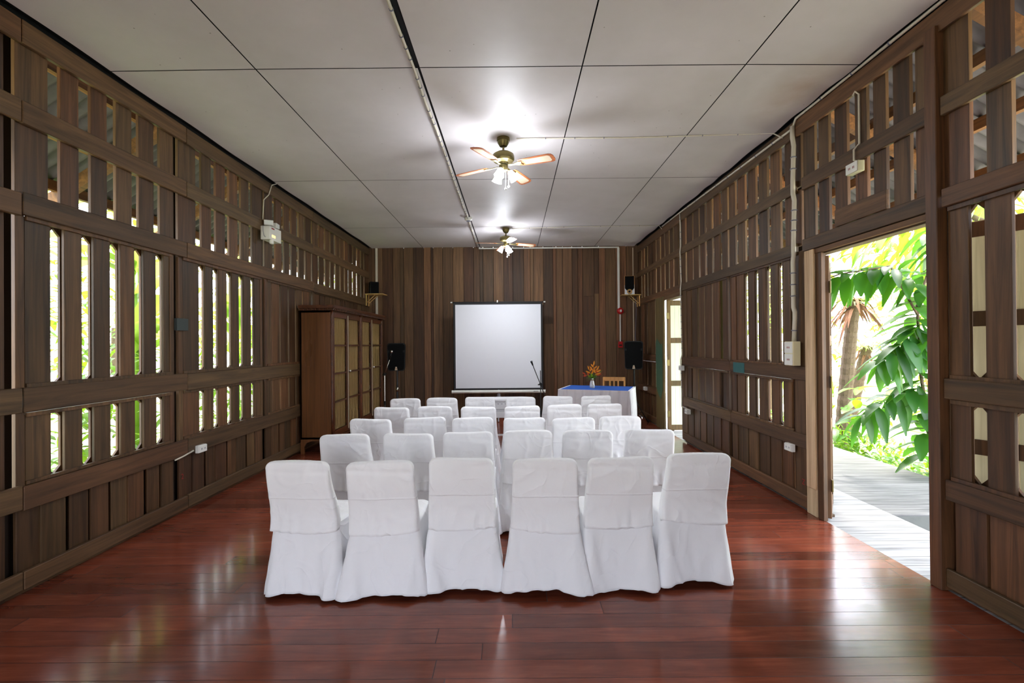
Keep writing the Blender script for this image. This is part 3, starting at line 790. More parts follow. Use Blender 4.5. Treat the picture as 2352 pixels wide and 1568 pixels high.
# ---------------------------------------------------------------- covered chairs
def smooth(t): t = max(0, min(1, t)); return t*t*(3-2*t)
def rrect(hw, y0, y1, rad, n):
    """n points round a rounded rectangle, starting at the rear middle (y0), anticlockwise seen from above"""
    hd = (y1-y0)/2; cy = (y0+y1)/2; rad = min(rad, hw*.95, hd*.95)
    segs = []
    P = []
    per = [(0, -hd), (hw-rad, -hd)]
    # build dense outline
    out = []
    def arc(cx_, cy_, a0, a1, m=8):
        for i in range(m+1):
            a = a0+(a1-a0)*i/m; out.append((cx_+rad*math.cos(a), cy_+rad*math.sin(a)))
    out.append((0, -hd)); arc(hw-rad, -hd+rad, -PI/2, 0); arc(hw-rad, hd-rad, 0, PI/2); arc(-hw+rad, hd-rad, PI/2, PI); arc(-hw+rad, -hd+rad, PI, 1.5*PI); out.append((0, -hd))
    ln = [0]
    for a, b in zip(out, out[1:]): ln.append(ln[-1]+math.hypot(b[0]-a[0], b[1]-a[1]))
    T = ln[-1]; res = []; j = 0
    for i in range(n):
        t = T*i/n
        while ln[j+1] < t: j += 1
        f = (t-ln[j])/max(1e-9, ln[j+1]-ln[j]); a, b = out[j], out[j+1]
        x = a[0]+(b[0]-a[0])*f; y = a[1]+(b[1]-a[1])*f
        res.append((x, y+cy, i/n))
    return res

def chair_meshes(seed):
    rs = random.Random(seed); o3 = Vector((seed*7.3, seed*3.1, seed*1.7))
    topw = .193+rs.uniform(-.003, .004); lean = .055+rs.uniform(-.008, .012)
    # sleeve over the backrest
    sl = MB(); sl.tint = .5; N = 96; K = 40; ztop = .830; vs = []
    zflap = .395+rs.uniform(-.008, .008); ph = rs.uniform(0, 6)
    tip = rs.uniform(-.008, .008); swag = rs.uniform(.001, .007)
    zs = [0]*(K+1)
    for k in range(K+1):
        t = k/K
        for (i, (dummy, u)) in enumerate([(0, q/N) for q in range(N)]):
            pass
        z = zflap+(ztop-zflap)*(1-(1-t)**1.25)
        zs[k] = z
    for k, z in enumerate(zs):
        t = (z-zflap)/(ztop-zflap)
        hw = .208-(.208-topw)*smooth(t*1.1)
        fromtop = ztop-z; r = .042
        if fromtop < r: hw -= r*(1-math.sqrt(max(0, 1-((r-fromtop)/r)**2)))
        yr = .030-(lean+.030)*smooth(t)*.98; th = .088-.036*t
        if t < .3: yr -= .018*(1-t/.3)**1.5           # lower edge hangs away from the chair
        if fromtop < .016: th *= .55+.45*math.sqrt(max(0, 1-((.016-fromtop)/.016)**2)); yr += (.052-.052*(.55+.45*math.sqrt(max(0, 1-((.016-fromtop)/.016)**2))))*.5
        ring = rrect(hw, yr, yr+th, .02, N)
        for (x, y, u) in ring:
            rear = smooth((yr+th*.5-y)/(th*.5))
            p = Vector((x, y, z))
            n1 = noise.noise(p*6.5+o3); n2 = noise.noise(Vector((p.x*14, p.y*3, p.z*22))+o3)
            rid = 1-abs(noise.noise(Vector((p.x*5+p.z*4, p.y, p.z*5-p.x*3))+o3*2))*2
            dsp = (.007*n1+.0022*n2+.006*max(0, rid-.72)*3)
            dsp -= swag*math.exp(-((fromtop-.055-.012*math.sin(x*9+ph))/.013)**2)
            gat = max(0, 1-fromtop/.035)*.0016*math.sin(x*260+ph)     # gathered seam along the top
            low = max(0, 1-t/.3)*.0055*math.sin(x*52+ph*2+3*math.sin(x*19+ph))*rear
            y2 = y-(dsp+gat+low)*(rear*2-1 if rear > .5 else rear-.5)
            bow = -.010*math.sin(PI*min(1, max(0, (x/hw+1)/2)))*(1-t)*rear if hw > 0 else 0
            zz = z
            if k == 0: zz = z+(-.012*math.cos(x/.214*PI/2)+tip*x*10)*rear+(.055)*(1-rear)*smooth((y-yr-th*.55)/.03)
            elif k < 5: zz = z+(-.012*math.cos(x/.214*PI/2)+tip*x*10)*rear*(1-k/5)+.055*(1-rear)*smooth((y-yr-th*.55)/.03)*(1-k/5)
            zz += (.004*math.sin(x*11+ph)+tip*x*.6)*t
            vs.append((x+.0015*n1, y2+bow, zz))
    fs = [(k*N+i, k*N+(i+1) % N, (k+1)*N+(i+1) % N, (k+1)*N+i) for k in range(K) for i in range(N)]
    fs.append(tuple(K*N+i for i in range(N)))
    sl.add(vs, fs)
    # skirted seat cover
    sk = MB(); sk.tint = .5; N = 144; K = 26; vs = []
    fold = [rs.uniform(.6, 1.4) for _ in range(8)]; ph = [rs.uniform(0, 6.28) for _ in range(8)]
    flare = rs.uniform(.85, 1.15); cornz = [rs.uniform(-.006, .008) for _ in range(4)]; arch = rs.uniform(.014, .030)
    for k in range(K+1):
        t = k/K                                 # 0 = hem, 1 = seat edge
        z = .018+(.438-.018)*t
        hw = .234-(.234-.206)*(1-(1-t)**1.7)+.004*(1-t)*flare; y0 = -.004+.040*smooth(t); y1 = .50-.035*smooth(t)
        ring = rrect(hw, y0, y1, .035+.02*(1-t), N)
        for (x, y, u) in ring:
            cx_, cy_ = x, y-(y0+y1)/2
            ang = math.atan2(cy_, cx_)
            # corner closeness: 1 at the four corners
            cn = smooth(1-min(1, math.hypot(abs(x)-hw, min(abs(y-y0), abs(y-y1)))/.13))
            am = (1-t)**1.1
            d = am*(.017*math.sin(ang*7+ph[0])*fold[0]+.008*math.sin(ang*15+ph[1])*fold[1]+.003*math.sin(ang*29+ph[2]))*(.35+cn)
            d += am*.020*cn*fold[3]
            # pleat slits near the rear corners
            if y < y0+.10 and abs(x) > hw-.09:
                q = (abs(x)-(hw-.022)); d -= .016*math.exp(-(q/.006)**2)*smooth(1-t*.9)*(1 if (x > 0) == (seed % 2 == 0) else .4)
            if abs(y-y0) < .06: d += .020*(1-t)**.8*smooth((abs(x)-(.09+.10*t+.02*math.sin(seed+x*3)))/.035)
            p = Vector((x, y, z)); d += .004*noise.noise(p*5+o3)+.0025*noise.noise(p*13+o3)
            if abs(y-y0) < .03: d -= .018*math.sin(PI*t**.8)*(1-(abs(x)/hw)**2)+.006*abs(math.sin((abs(x)/hw*2.2+(1-t)*1.6)*3+ph[5]))*(1-t)      # cloth falls slightly inward between the legs
            nx, ny = cx_, cy_; ll = math.hypot(nx/hw, ny/((y1-y0)/2)); 
            nn = Vector((nx/hw/hw, ny/((y1-y0)/2)**2, 0)); 
            side = Vector((math.copysign(smooth((abs(nx)/hw-.75)/.25), nx), math.copysign(smooth((abs(ny)/((y1-y0)/2)-.75)/.25), ny), 0))
            side = side.normalized() if side.length > .01 else Vector((0, 0, 0))
            q = p+side*d
            hem = arch*(1-cn)*(1-t)**3*(.6+.4*math.sin(ang*2+ph[4]))+cornz[int((ang+PI)/(PI/2)) % 4]*(1-t)**3
            q.z += hem
            vs.append(q)
    # dome of the seat
    base = len(vs)
    rings = [(.93, .448), (.8, .455), (.5, .460), (.15, .461)]
    ring0 = rrect(.207, .028, .465, .035, N)
    for s_, z in rings:
        for (x, y, u) in ring0: vs.append((x*s_, .2465+(y-.2465)*s_, z+.002*noise.noise(Vector((x*s_*9, y*9, seed)))))
    fs = [(k*N+i, k*N+(i+1) % N, (k+1)*N+(i+1) % N, (k+1)*N+i) for k in range(K+len(rings)) for i in range(N)]
    fs.append(tuple((K+len(rings))*N+i for i in range(N)))
    sk.add(vs, fs)
    return sl, sk

def make_chair(seed, loc, rz, label):
    t = thing('covered_chair', label, 'chair', loc, rz, 'white covered chairs in rows')
    a, b = chair_meshes(seed)
    oa = a.build('back_cover', M['cloth'], t, smooth=True)
    ob = b.build('seat_cover', M['cloth'], t, smooth=True)
    for m in (oa, ob):
        s_ = m.modifiers.new('s', 'SOLIDIFY'); s_.thickness = .002; s_.offset = -1
    for (x, y) in ((-.172, .085), (.172, .085), (-.17, .42), (.17, .42)):
        l = MB(); l.tube([(x, y, .012), (x*.98, y, .43)], .011, 8); l.tube([(x, y, 0), (x, y, .014)], .014, 8); l.build('leg', M['blackmetal'], t)
    return t
rows = [
 [(-1.273, 2.793, 'at the end towards the left wall'), (-.784, 2.777, 'with diagonal creases across its back'), (-.318, 2.835, 'just left of the aisle'),
  (.182, 2.787, 'just right of the aisle'), (.632, 2.824, 'second from the right end'), (1.126, 2.906, 'at the end towards the open doorway')],
 [(-1.29, 3.618, ''), (-.809, 3.649, ''), (-.356, 3.682, ''), (.111, 3.716, ''), (.575, 3.714, ''), (1.067, 3.747, '')],
 [(-1.316, 4.378, ''), (-.832, 4.454, ''), (-.38, 4.405, ''), (.098, 4.38, ''), (.544, 4.357, ''), (.986, 4.41, '')],
 [(-1.331, 5.204, ''), (-.868, 5.247, ''), (-.384, 5.182, ''), (.092, 5.223, ''), (.565, 5.302, ''), (1.02, 5.348, '')],
 [(-1.368, 6.018, ''), (-.911, 6.08, ''), (-.433, 6.142, ''), (.09, 6.104, ''), (.572, 6.168, ''), (1.071, 6.181, '')]]
rown = ['nearest row', 'second row from the camera', 'middle row', 'fourth row from the camera', 'farthest row by the screen']
pos = ['leftmost', 'second from the left', 'third from the left', 'fourth from the left', 'fifth from the left', 'rightmost']
bank = []
rot0 = [-4, 1, 1.5, -1, 0, 3]
for r, row in enumerate(rows):
    for c, (x, y, ex) in enumerate(row):
        label = 'white covered chair, %s in the %s' % (pos[c], rown[r])
        if r == 0: label = 'white covered chair in the nearest row, %s' % ex
        rz = math.radians(rot0[c] if r == 0 else random.uniform(-2.5, 2.5))
        ly = y+.068
        if r == 0 or (r == 1 and c < 3):
            bank.append(make_chair(len(bank)+1, (x, ly, 0), rz, label))
        else:
            src = bank[(r*5+c*2+1) % len(bank)]
            dup(src, (x, ly, 0), rz, label)

# ---------------------------------------------------------------- glazed cabinet against the left wall
cb = thing('glazed_cabinet', 'tall varnished wooden cabinet with four glazed doors against the left wall', 'cabinet', (XL+.0, 0, 0))
D = .455; Y0, Y1 = 6.70, 9.28; ZB, ZT = .20, 2.0
mb = MB()
mb.box(.01, D-.02, Y0, Y0+.025, ZB, ZT); mb.box(.01, D-.02, Y1-.025, Y1, ZB, ZT); mb.box(.01, .03, Y0, Y1, ZB, ZT)
mb.box(.01, D-.02, Y0, Y1, ZB, ZB+.03); mb.box(.01, D-.02, Y0, Y1, ZT-.03, ZT); mb.box(.03, D-.02, 7.965, 7.99, ZB, ZT)
mb.build('carcass', M['cabinet'], cb, bevel=.002)
for z in (.72, 1.14, 1.56): MB().box(.03, D-.06, Y0+.025, Y1-.025, z, z+.02).build('shelf', M['cabinet'], cb)
# shaped side apron and feet
for yy in (Y0, Y1-.025):
    mb = MB(); ol = [(.01, ZB), (.01, 0), (.06, 0), (.06, .10), (.09, .15), (.16, .175), (.30, .175), (.36, .15), (.39, .10), (.40, 0), (D-.005, 0), (D-.005, ZB)]
    mb.prism([(x, z) for x, z in ol], 1, yy, yy+.025); mb.build('foot', M['cabinet'], cb)
mb = MB(); ol = [(Y0, ZB), (Y0, 0), (Y0+.07, 0), (Y0+.08, .10), (Y0+.13, .15), (Y0+.4, .165), (7.7, .165), (7.85, .13), (7.92, .0), (8.04, .0), (8.10, .13), (8.3, .165), (Y1-.4, .165), (Y1-.13, .15), (Y1-.08, .1), (Y1-.07, 0), (Y1, 0), (Y1, ZB)]
mb.prism(ol, 0, D-.03, D-.005); mb.build('apron', M['cabinetd'], cb)
mb = MB(); mb.box(-.0, D+.05, Y0-.05, Y1+.05, ZT+.03, ZT+.075); mb.box(0, D+.03, Y0-.03, Y1+.03, ZT, ZT+.03)
for k in range(44):
    y = Y0-.03+k*(Y1-Y0+.06)/43; mb.tube([(D+.032, y, ZT), (D+.046, y, ZT+.028)], .012, 6)
for k in range(9):
    x_ = .02+k*.055; mb.tube([(x_, Y0-.032, ZT), (x_, Y0-.046, ZT+.028)], .012, 6)
mb.build('cornice', M['cabinetd'], cb, bevel=.003)
for y in (Y0+.025, 7.965+.012, Y1-.025):
    p = MB(); p.lathe([(.022, ZB), (.022, ZB+.3), (.022, 1.66), (.026, 1.68), (.018, 1.70), (.026, 1.73), (.026, 1.78), (.017, 1.80), (.026, 1.84), (.02, 1.88), (.024, 1.92), (.024, ZT)], c=(D-.01, y, 0), n=12)
    p.build('turned_post', M['cabinetd'], cb, smooth=True)
dy = [(Y0+.05, 7.335), (7.345, 7.945), (8.005, 8.585), (8.595, Y1-.05)]
for i, (a, b) in enumerate(dy):
    m = MB(); f = .05; x0, x1 = D-.022, D
    m.box(x0, x1, a, a+f, ZB+.02, ZT-.02); m.box(x0, x1, b-f, b, ZB+.02, ZT-.02); m.box(x0, x1, a+f, b-f, ZB+.02, ZB+.10); m.box(x0, x1, a+f, b-f, ZT-.09, ZT-.02)
    for q in (1, 2, 3):
        z = ZB+.10+(ZT-.09-ZB-.10)*q/4; m.box(x0, x1, a+f, b-f, z-.012, z+.012)
    d = m.build('door', M['cabinetd'], cb, bevel=.002)
    MB().box(D-.014, D-.011, a+f, b-f, ZB+.1, ZT-.09).build('glass', M['glass'], d)
    cu = MB(); n = 30; vs = []
    for k in range(n+1):
        y = a+f+(b-a-2*f)*k/n; w = D-.032+.005*math.sin(k*1.7)+.003*math.sin(k*.9+i)
        vs += [(w, y, ZB+.1), (w, y, ZT-.09)]
    cu.add(vs, [(2*k, 2*k+2, 2*k+3, 2*k+1) for k in range(n)], .5); cu.build('curtain', M['curtain'], d, smooth=True)
    if i in (1, 3):
        MB().lathe([(.006, 0), (.006, .02), (.014, .026), (.014, .036), (.0, .040)], c=(D, a+.022, 1.12), n=14, mat=Matrix.Rotation(PI/2, 3, 'Y')).build('knob', M['ceramic'], d, smooth=True)
        MB().box(D, D+.004, a+.008, a+.032, .93, .97).build('lock', M['brass'], d)
        MB().box(D, D+.006, a+.0, a+.010, ZB+.05, ZT-.04).build('meeting_strip', M['pale'], d)
tag(MB().box(XL+.0, XL+.06, 9.50, 9.56, 1.10, 1.78).build('blue_strip', M['bluepaper'], bevel=.003), 'narrow pale blue strip standing behind the far end of the cabinet', 'strip')

# ---------------------------------------------------------------- speakers on tripod stands
def pa(loc, rz, label, slabel, white_side=False):
    x, y = loc
    st = thing('speaker_stand', slabel, 'stand', (x, y, 0), rz)
    MB().tube([(0, 0, .30), (0, 0, 1.02)], .017, 12).build('pole', M['blackmetal'], st, smooth=True, autos=.6)
    MB().tube([(0, 0, .08), (0, 0, .64)], .022, 12).build('lower_tube', M['blackmetal'], st, smooth=True, autos=.6)
    MB().lathe([(.03, .60), (.032, .64), (.03, .68)], n=14).build('collar', M['chrome'], st, smooth=True)
    MB().lathe([(.03, .36), (.035, .38), (.03, .42)], n=14).build('hub', M['blackmetal'], st, smooth=True)
    for k in range(3):
        a = math.radians(90+120*k+20); d = Vector((math.cos(a), math.sin(a), 0))
        l = MB(); l.tube([d*.03+Vector((0, 0, .40)), d*.25+Vector((0, 0, .015))], .011, 8); l.tube([d*.15+Vector((0, 0, .20)), Vector((0, 0, .12))], .007, 6)
        lg = l.build('leg', M['blackmetal'], st, smooth=True)
        MB().tube([d*.24+Vector((0, 0, .03)), d*.262+Vector((0, 0, .0))], .014, 8).build('rubber_foot', M['black'], lg)
    sp = thing('speaker', label, 'speaker', (x, y, 1.0), rz)
    hw, hh = .175, .27
    def outline(s, g=1):
        pts = []
        for (cx_, cz, a0) in ((hw-.05, hh-.05, 0), (-hw+.05, hh-.05, 90), (-hw+.05+.012, -hh+.05, 180), (hw-.05-.012, -hh+.05, 270)):
            for i in range(6):
                a = math.radians(a0+90*i/5); pts.append(((cx_+.05*math.cos(a))*s*g, (cz+.05*math.sin(a))*s+hh+.005))
        return pts
    m = MB(); secs = [(-.10, 1.0), (-.06, 1.0), (.12, .86), (.14, .78)]; vs = []; n = 24
    for yy, s in secs:
        for (px, pz) in outline(s): vs.append((px, yy, pz))
    m.add(vs, [(k*n+i, (k+1)*n+i, (k+1)*n+(i+1) % n, k*n+(i+1) % n) for k in range(3) for i in range(n)]+[tuple(range(n)), tuple(range(4*n-1, 3*n-1, -1))])
    m.build('cabinet', M['black'], sp, smooth=True, autos=.7)
    g = MB(); vs = [(px, -.104, pz) for (px, pz) in outline(.93)]; vs += [(px*.97, -.112, (pz-hh)*.97+hh) for (px, pz) in outline(.93)]
    g.add(vs, [(i, n+i, n+(i+1) % n, (i+1) % n) for i in range(n)]+[tuple(range(n, 2*n))])
    g.build('grille', M['grille'], sp, smooth=False)
    bd = MB(); bd.prism([(-.018, .02), (.018, .02), (.026, .02), (.012, .085), (-.012, .085), (-.026, .02)], 1, -.118, -.113)
    bb = bd.build('badge', M['pale'], sp); 
    ll = MB(); ll.prism([(-.008, .045), (.008, .045), (.005, .062), (-.005, .062)], 1, -.120, -.1185); ll.build('badge_mark', M['darkred'], bb)
    for sx in (-1, 1):
        hd = MB(); hd.box(sx*.165, sx*.125, -.1135, -.10, .36, .405); hd.build('port_notch', M['black'], sp, bevel=.004)
    MB().lathe([(.0, -.001), (.024, -.001), (.024, .02), (.0, .02)], n=12, c=(0, 0, 0)).build('pole_socket', M['blackmetal'], sp)
    return sp
pa((-2.275, 9.4), math.radians(4), 'black PA loudspeaker on a stand beside the glazed cabinet', 'black tripod stand carrying the left loudspeaker')
pa((2.31, 9.2), math.radians(-16), 'black PA loudspeaker on a stand behind the blue-topped table', 'black tripod stand carrying the right loudspeaker')

# small speakers on wall shelves
def shelf(loc, rz, label, sgn):
    t = thing('wall_shelf', label, 'shelf', loc, rz)
    MB().prism([(-.15, -.36), (.13, -.38), (.15, .0), (-.15, .0)], 2, 0, .018).build('board', M['shelfwood'], t, bevel=.002)
    for x in (-.10, .06):
        b = MB(); b.tube([(x, -.01, -.17), (x, -.19, -.005)], .010, 6); b.box(x-.012, x+.012, -.022, .0, -.22, 0); b.build('bracket', M['shelfwood'], t)
    return t
shelf((XL+.0, YB-.20, 2.535), math.radians(90), 'pale wooden bracket shelf in the left back corner', -1)
shelf((XR-.0, YB-.20, 2.475), math.radians(-90), 'pale wooden bracket shelf in the right back corner', 1)
s = thing('small_speaker', 'small black box speaker on the shelf in the left back corner', 'speaker', (-2.86, YB-.17, 2.554), math.radians(28))
MB().box(-.085, .085, -.08, .09, 0, .25).build('cabinet', M['black'], s, bevel=.004)
MB().box(-.078, .078, -.085, -.08, .008, .242).build('grille', M['grille'], s)
s = thing('small_speaker', 'wood-sided speaker with black grille and silver base in the right corner', 'speaker', (2.405, YB-.17, 2.494), math.radians(-14))
MB().box(-.10, .10, -.08, .10, 0, .385).build('cabinet', M['lightwood'], s, bevel=.004)
MB().prism([(-.096, .004), (.096, .004), (.096, .20), (-.096, .20)], 1, -.086, -.081).build('silver_front', M['silver'], s)
MB().prism([(-.092, .378), (-.092, .13), (-.06, .09), (-.03, .075), (.03, .075), (.06, .09), (.092, .13), (.092, .378)], 1, -.094, -.087).build('grille', M['grille'], s)
MB().lathe([(.05, 0), (.052, .006), (.03, .010), (.026, .004), (.0, .003)], c=(0, -.092, .062), n=24, mat=rx).build('cone_ring', M['shelfwood'], s, smooth=True)
MB().lathe([(.022, 0), (.0, .006)], c=(0, -.099, .062), n=16, mat=rx).build('cone', M['black'], s)

# ---------------------------------------------------------------- projection screen
ps = thing('projection_screen', 'white pull-up projection screen with black border on a tripod', 'screen', (-.297, 9.6, 0), math.radians(.3))
MB().box(-.855, .855, -.002, .002, .63, 2.30).build('screen_sheet', M['screenfab'], ps)
mb = MB(); mb.box(-.89, -.855, -.003, .003, .60, 2.335); mb.box(.855, .89, -.003, .003, .60, 2.335); mb.box(-.855, .855, -.003, .003, .60, .63); mb.box(-.855, .855, -.003, .003, 2.30, 2.335)
mb.build('border', M['screenblack'], ps)
MB().tube([(-.92, 0, 2.347), (.92, 0, 2.347)], .012, 10).build('top_bar', M['screenblack'], ps)
for x in (-.93, .93): MB().tube([(x-.018, 0, 2.347), (x+.018, 0, 2.347)], .014, 10).build('end_cap', M['white'], ps)
MB().box(-.02, .0, -.02, .02, 2.34, 2.385).build('hook', M['chrome'], ps)
MB().tube([(-.93, 0, .56), (.93, 0, .56)], .032, 20).build('screen_case', M['white'], ps, smooth=True, autos=.7)
for x in (-.93, .93): MB().tube([(x-.006, 0, .56), (x+.006, 0, .56)], .035, 20).build('end_cap', M['white'], ps)
MB().tube([(0, .05, .10), (0, .05, 2.36)], .014, 10).build('mast', M['silver'], ps, smooth=True, autos=.6)
MB().lathe([(.02, .46), (.035, .47), (.035, .50), (.02, .52)], c=(0, .05, 0), n=12).build('hub', M['silver'], ps)
for k in range(3):
    a = math.radians(-90+120*k); d = Vector((math.cos(a), math.sin(a), 0))*.9
    l = MB(); p = Vector((0, .05, 0)); l.tube([p+d*.03+Vector((0, 0, .46)), p+d*.40+Vector((0, 0, .01))], .013, 8); l.tube([p+Vector((0, 0, .22)), p+d*.22+Vector((0, 0, .22))], .008, 6)
    l.build('leg', M['silver'], ps)
def text(body, size, loc, rot, mat, parent, name='lettering', ext=.0008):
    c = bpy.data.curves.new(name, 'FONT'); c.body = body; c.size = size; c.extrude = ext; c.align_x = 'CENTER'; c.align_y = 'CENTER'
    o = bpy.data.objects.new('tmp_text', c); C.objects.link(o)
    dg = bpy.context.evaluated_depsgraph_get(); me = bpy.data.meshes.new_from_object(o.evaluated_get(dg))
    bpy.data.objects.remove(o); me.materials.clear(); me.materials.append(mat)
    q = bpy.data.objects.new(name, me); C.objects.link(q); q.location = loc; q.rotation_euler = rot
    if parent is not None: q.parent = parent
    return q
text('VERTEX', .030, (.74, -.0335, .562), (PI/2, 0, 0), M['screenblack'], ps)

text('2', .07, (XL-.028, 4.36, .33), (PI/2, 0, PI/2), M['darkred'], wall_left, 'red_mark')
text('Z', .07, (XR+.018, 4.345, .24), (PI/2, 0, -PI/2), M['darkred'], wall_right, 'red_mark')

# ---------------------------------------------------------------- white console table in front of the screen
wt = thing('console_table', 'white wooden table with openwork frieze standing before the projection screen', 'table', (-.265, 7.25, 0))
MB().box(-.42, .42, -.02, .36, .645, .675).build('top', M['whitewood'], wt, bevel=.004)
mb = MB(); mb.box(-.40, .40, .0, .02, .55, .645)
mb.build('frieze', M['whitewood'], wt)
mb = MB()
for k in range(14):
    x_ = -.36+k*.056; w = (.016, .010, .014, .012, .02)[k % 5]
    mb.prism([(x_-w/2, .612), (x_+w/2, .612), (x_+w/4, .598), (x_-w/4, .598)], 1, -.002, .0)
mb.build('cutouts', M['clip'], wt)
mb = MB(); mb.box(-.40, .40, 0, .34, .395, .55); mb.build('drawer_box', M['whitewood'], wt, bevel=.003)
mb = MB(); mb.box(-.39, .39, -.004, 0, .52, .526); mb.box(-.39, .39, -.004, 0, .498, .502); mb.build('mouldings', M['clip'], wt)
for x_ in (-.38, .38):
    for y_ in (.02, .32): MB().box(x_-.018, x_+.018, y_-.018, y_+.018, 0, .395).build('leg', M['whitewood'], wt, bevel=.003)
MB().box(-.38, .38, .0, .02, .125, .15).build('stretcher', M['whitewood'], wt)

# ---------------------------------------------------------------- microphone stands
def micstand(base, clutch, tip, tail, label, silver, mic, up=0):
    t = thing('microphone_stand', label, 'stand', (base[0], base[1], 0))
    B = Vector(base); rel = lambda p: Vector(p)-B
    mt = M['chrome'] if silver else M['blackmetal']
    cz = clutch[2]
    MB().tube([(0, 0, .12), (0, 0, cz*.55)], .010, 10).build('lower_tube', M['blackmetal'], t, smooth=True, autos=.6)
    MB().tube([(0, 0, cz*.5), rel(clutch)+Vector((0, 0, up))], .0065, 10).build('upper_tube', mt, t, smooth=True, autos=.6)
    MB().lathe([(.012, cz*.52), (.015, cz*.55), (.012, cz*.58)], n=12).build('height_clutch', M['black'], t)
    q = rel(clutch); c = MB(); c.lathe([(.0, -.028), (.020, -.025), (.022, .025), (.0, .028)], c=q, n=14, mat=rx); c.tube([q+Vector((-.04, 0, -.01)), q+Vector((.03, 0, .01))], .009, 8)
    c.build('boom_clutch', M['black'], t, smooth=False)
    MB().tube([rel(tail), rel(tip)], .0058, 8).build('boom', mt, t, smooth=True)
    d = (Vector(tip)-Vector(tail)).normalized(); p = rel(tip)
    MB().tube([p-d*.02, p+d*.05], [.010, .017], 10).build('microphone_clip', M['black'], t)
    if mic:
        m = thing('microphone', 'microphone with silver ball grille on the stand by the cabinet', 'microphone', Vector(tip)+d*.03+Vector((0, -.02, .01)))
        MB().tube([-d*.06, d*.07], [.009, .016], 12).build('body', M['black'], m, smooth=True)
        u = d.to_track_quat('Z', 'Y').to_matrix()
        MB().lathe([(.0, -.024), (.016, -.018), (.023, 0), (.017, .017), (.0, .024)], c=d*.085, n=16, mat=u).build('ball_grille', M['chrome'], m, smooth=True)
    for k in range(3):
        a = math.radians(100+120*k); e = Vector((math.cos(a), math.sin(a), 0))
        l = MB(); l.tube([Vector((0, 0, .15)), e*.28+Vector((0, 0, .010))], .007, 8); l.tube([e*.26+Vector((0, 0, .014)), e*.30+Vector((0, 0, .010))], .010, 8); l.build('leg', M['blackmetal'], t)
    return t
micstand((.395, 7.0, 0), (.395, 7.0, .92), (.275, 6.92, 1.215), (.455, 7.05, .76), 'black microphone stand with tilted boom in front of the projection screen', False, False, .20)
micstand((-2.09, 7.8, 0), (-2.09, 7.8, 1.035), (-1.985, 7.72, 1.29), (-2.13, 7.84, .94), 'microphone stand with silver boom beside the glazed cabinet', True, True)

# ---------------------------------------------------------------- skirted table with vase, chair behind
tb = thing('skirted_table', 'table with pleated white skirt in the right front corner of the hall', 'table', (1.43, 8.17, 0), math.radians(-20.3))
TW, TD, TH = 1.16, .80, .745
MB().box(-TW/2+.05, TW/2-.05, -TD/2+.05, TD/2-.05, TH-.03, TH).build('tabletop', M['lightwood'], tb)
for x_ in (-TW/2+.06, TW/2-.06):
    for y_ in (-TD/2+.06, TD/2-.06): MB().box(x_-.02, x_+.02, y_-.02, y_+.02, 0, TH-.03).build('leg', M['lightwood'], tb)
mb = MB(); N = 420; K = 10; vs = []
for k in range(K+1):
    t = k/K; z = .012+(TH+.004-.012)*t
    hx, hy = TW/2+.008+.035*(1-t), TD/2+.008+.035*(1-t)
    per = 4*(hx+hy)
    for i in range(N):
        s_ = (i/N)*per
        if s_ < 2*hx: x_, y_, nx_, ny_, w = -hx+s_, -hy, 0, -1, s_
        elif s_ < 2*hx+2*hy: x_, y_, nx_, ny_, w = hx, -hy+s_-2*hx, 1, 0, s_-2*hx
        elif s_ < 4*hx+2*hy: x_, y_, nx_, ny_, w = hx-(s_-2*hx-2*hy), hy, 0, 1, s_-2*hx-2*hy
        else: x_, y_, nx_, ny_, w = -hx, hy-(s_-4*hx-2*hy), -1, 0, s_-4*hx-2*hy
        f = (w/.145) % 1; pl = abs(f-.5)*2                       # box pleats
        d = -.045*max(0, (pl-.66)/.34)*(1-.7*t) + .008*math.sin(w*40+k)*(1-t)*.4
        vs.append((x_+nx_*d, y_+ny_*d, z))
mb.add(vs, [(k*N+i, k*N+(i+1) % N, (k+1)*N+(i+1) % N, (k+1)*N+i) for k in range(K) for i in range(N)], .5)
mb.build('table_skirt', M['skirtcloth'], tb, smooth=True)
tc = MB(); tc.box(-TW/2-.008, TW/2+.008, -TD/2-.008, TD/2+.008, TH, TH+.004)
o = tc.build('table_cloth', M['skirtcloth'], tb); 
MB().box(-TW/2+.03, TW/2-.03, -TD/2+.015, TD/2-.01, TH+.004, TH+.007).build('blue_top_cloth', M['bluecloth'], tb)

v = thing('flower_vase', 'white ceramic vase tied with cord on the blue table top', 'vase', (1.33, 8.12, TH+.0075))
MB().lathe([(.030, 0), (.040, .004), (.042, .05), (.034, .10), (.020, .14), (.022, .165), (.018, .165), (.016, .14), (.0, .12)], n=24).build('body', M['ceramic'], v, smooth=True)
mb = MB(); mb.lathe([(.023, .128), (.0245, .133), (.0235, .142), (.0215, .146)], n=20); mb.tube([(0, -.034, .125), (-.008, -.042, .07), (.012, -.046, .05)], .003, 6); mb.build('cord_tie', M['cord'], v)
fl_ = thing('flower_bunch', 'bunch of orange heliconia flowers and green leaves in the white vase', 'flowers', (1.33, 8.12, TH+.14))
Z = Vector((0, 0, 1))
def helic(mb, base, d, n, L):
    d = d.normalized(); side = d.cross(Vector((0, 1, 0))).normalized()
    for k in range(n):
        s2 = 1 if k % 2 else -1; p = base+d*(k*.030)
        dd = (side*s2*.8+d*.75+Vector((0, -.15, 0))).normalized()
        mb.leaf(p, dd, Vector((0, 1, 0)), L*(1-.12*k), .034, droop=-.05); mb.leaf(p, dd, Vector((0, -1, .2)), L*.9*(1-.12*k), .028, droop=-.05)
    mb.leaf(base+d*(n*.028), d, Vector((0, 1, 0)), L*.8, .03, droop=0)
st = MB()
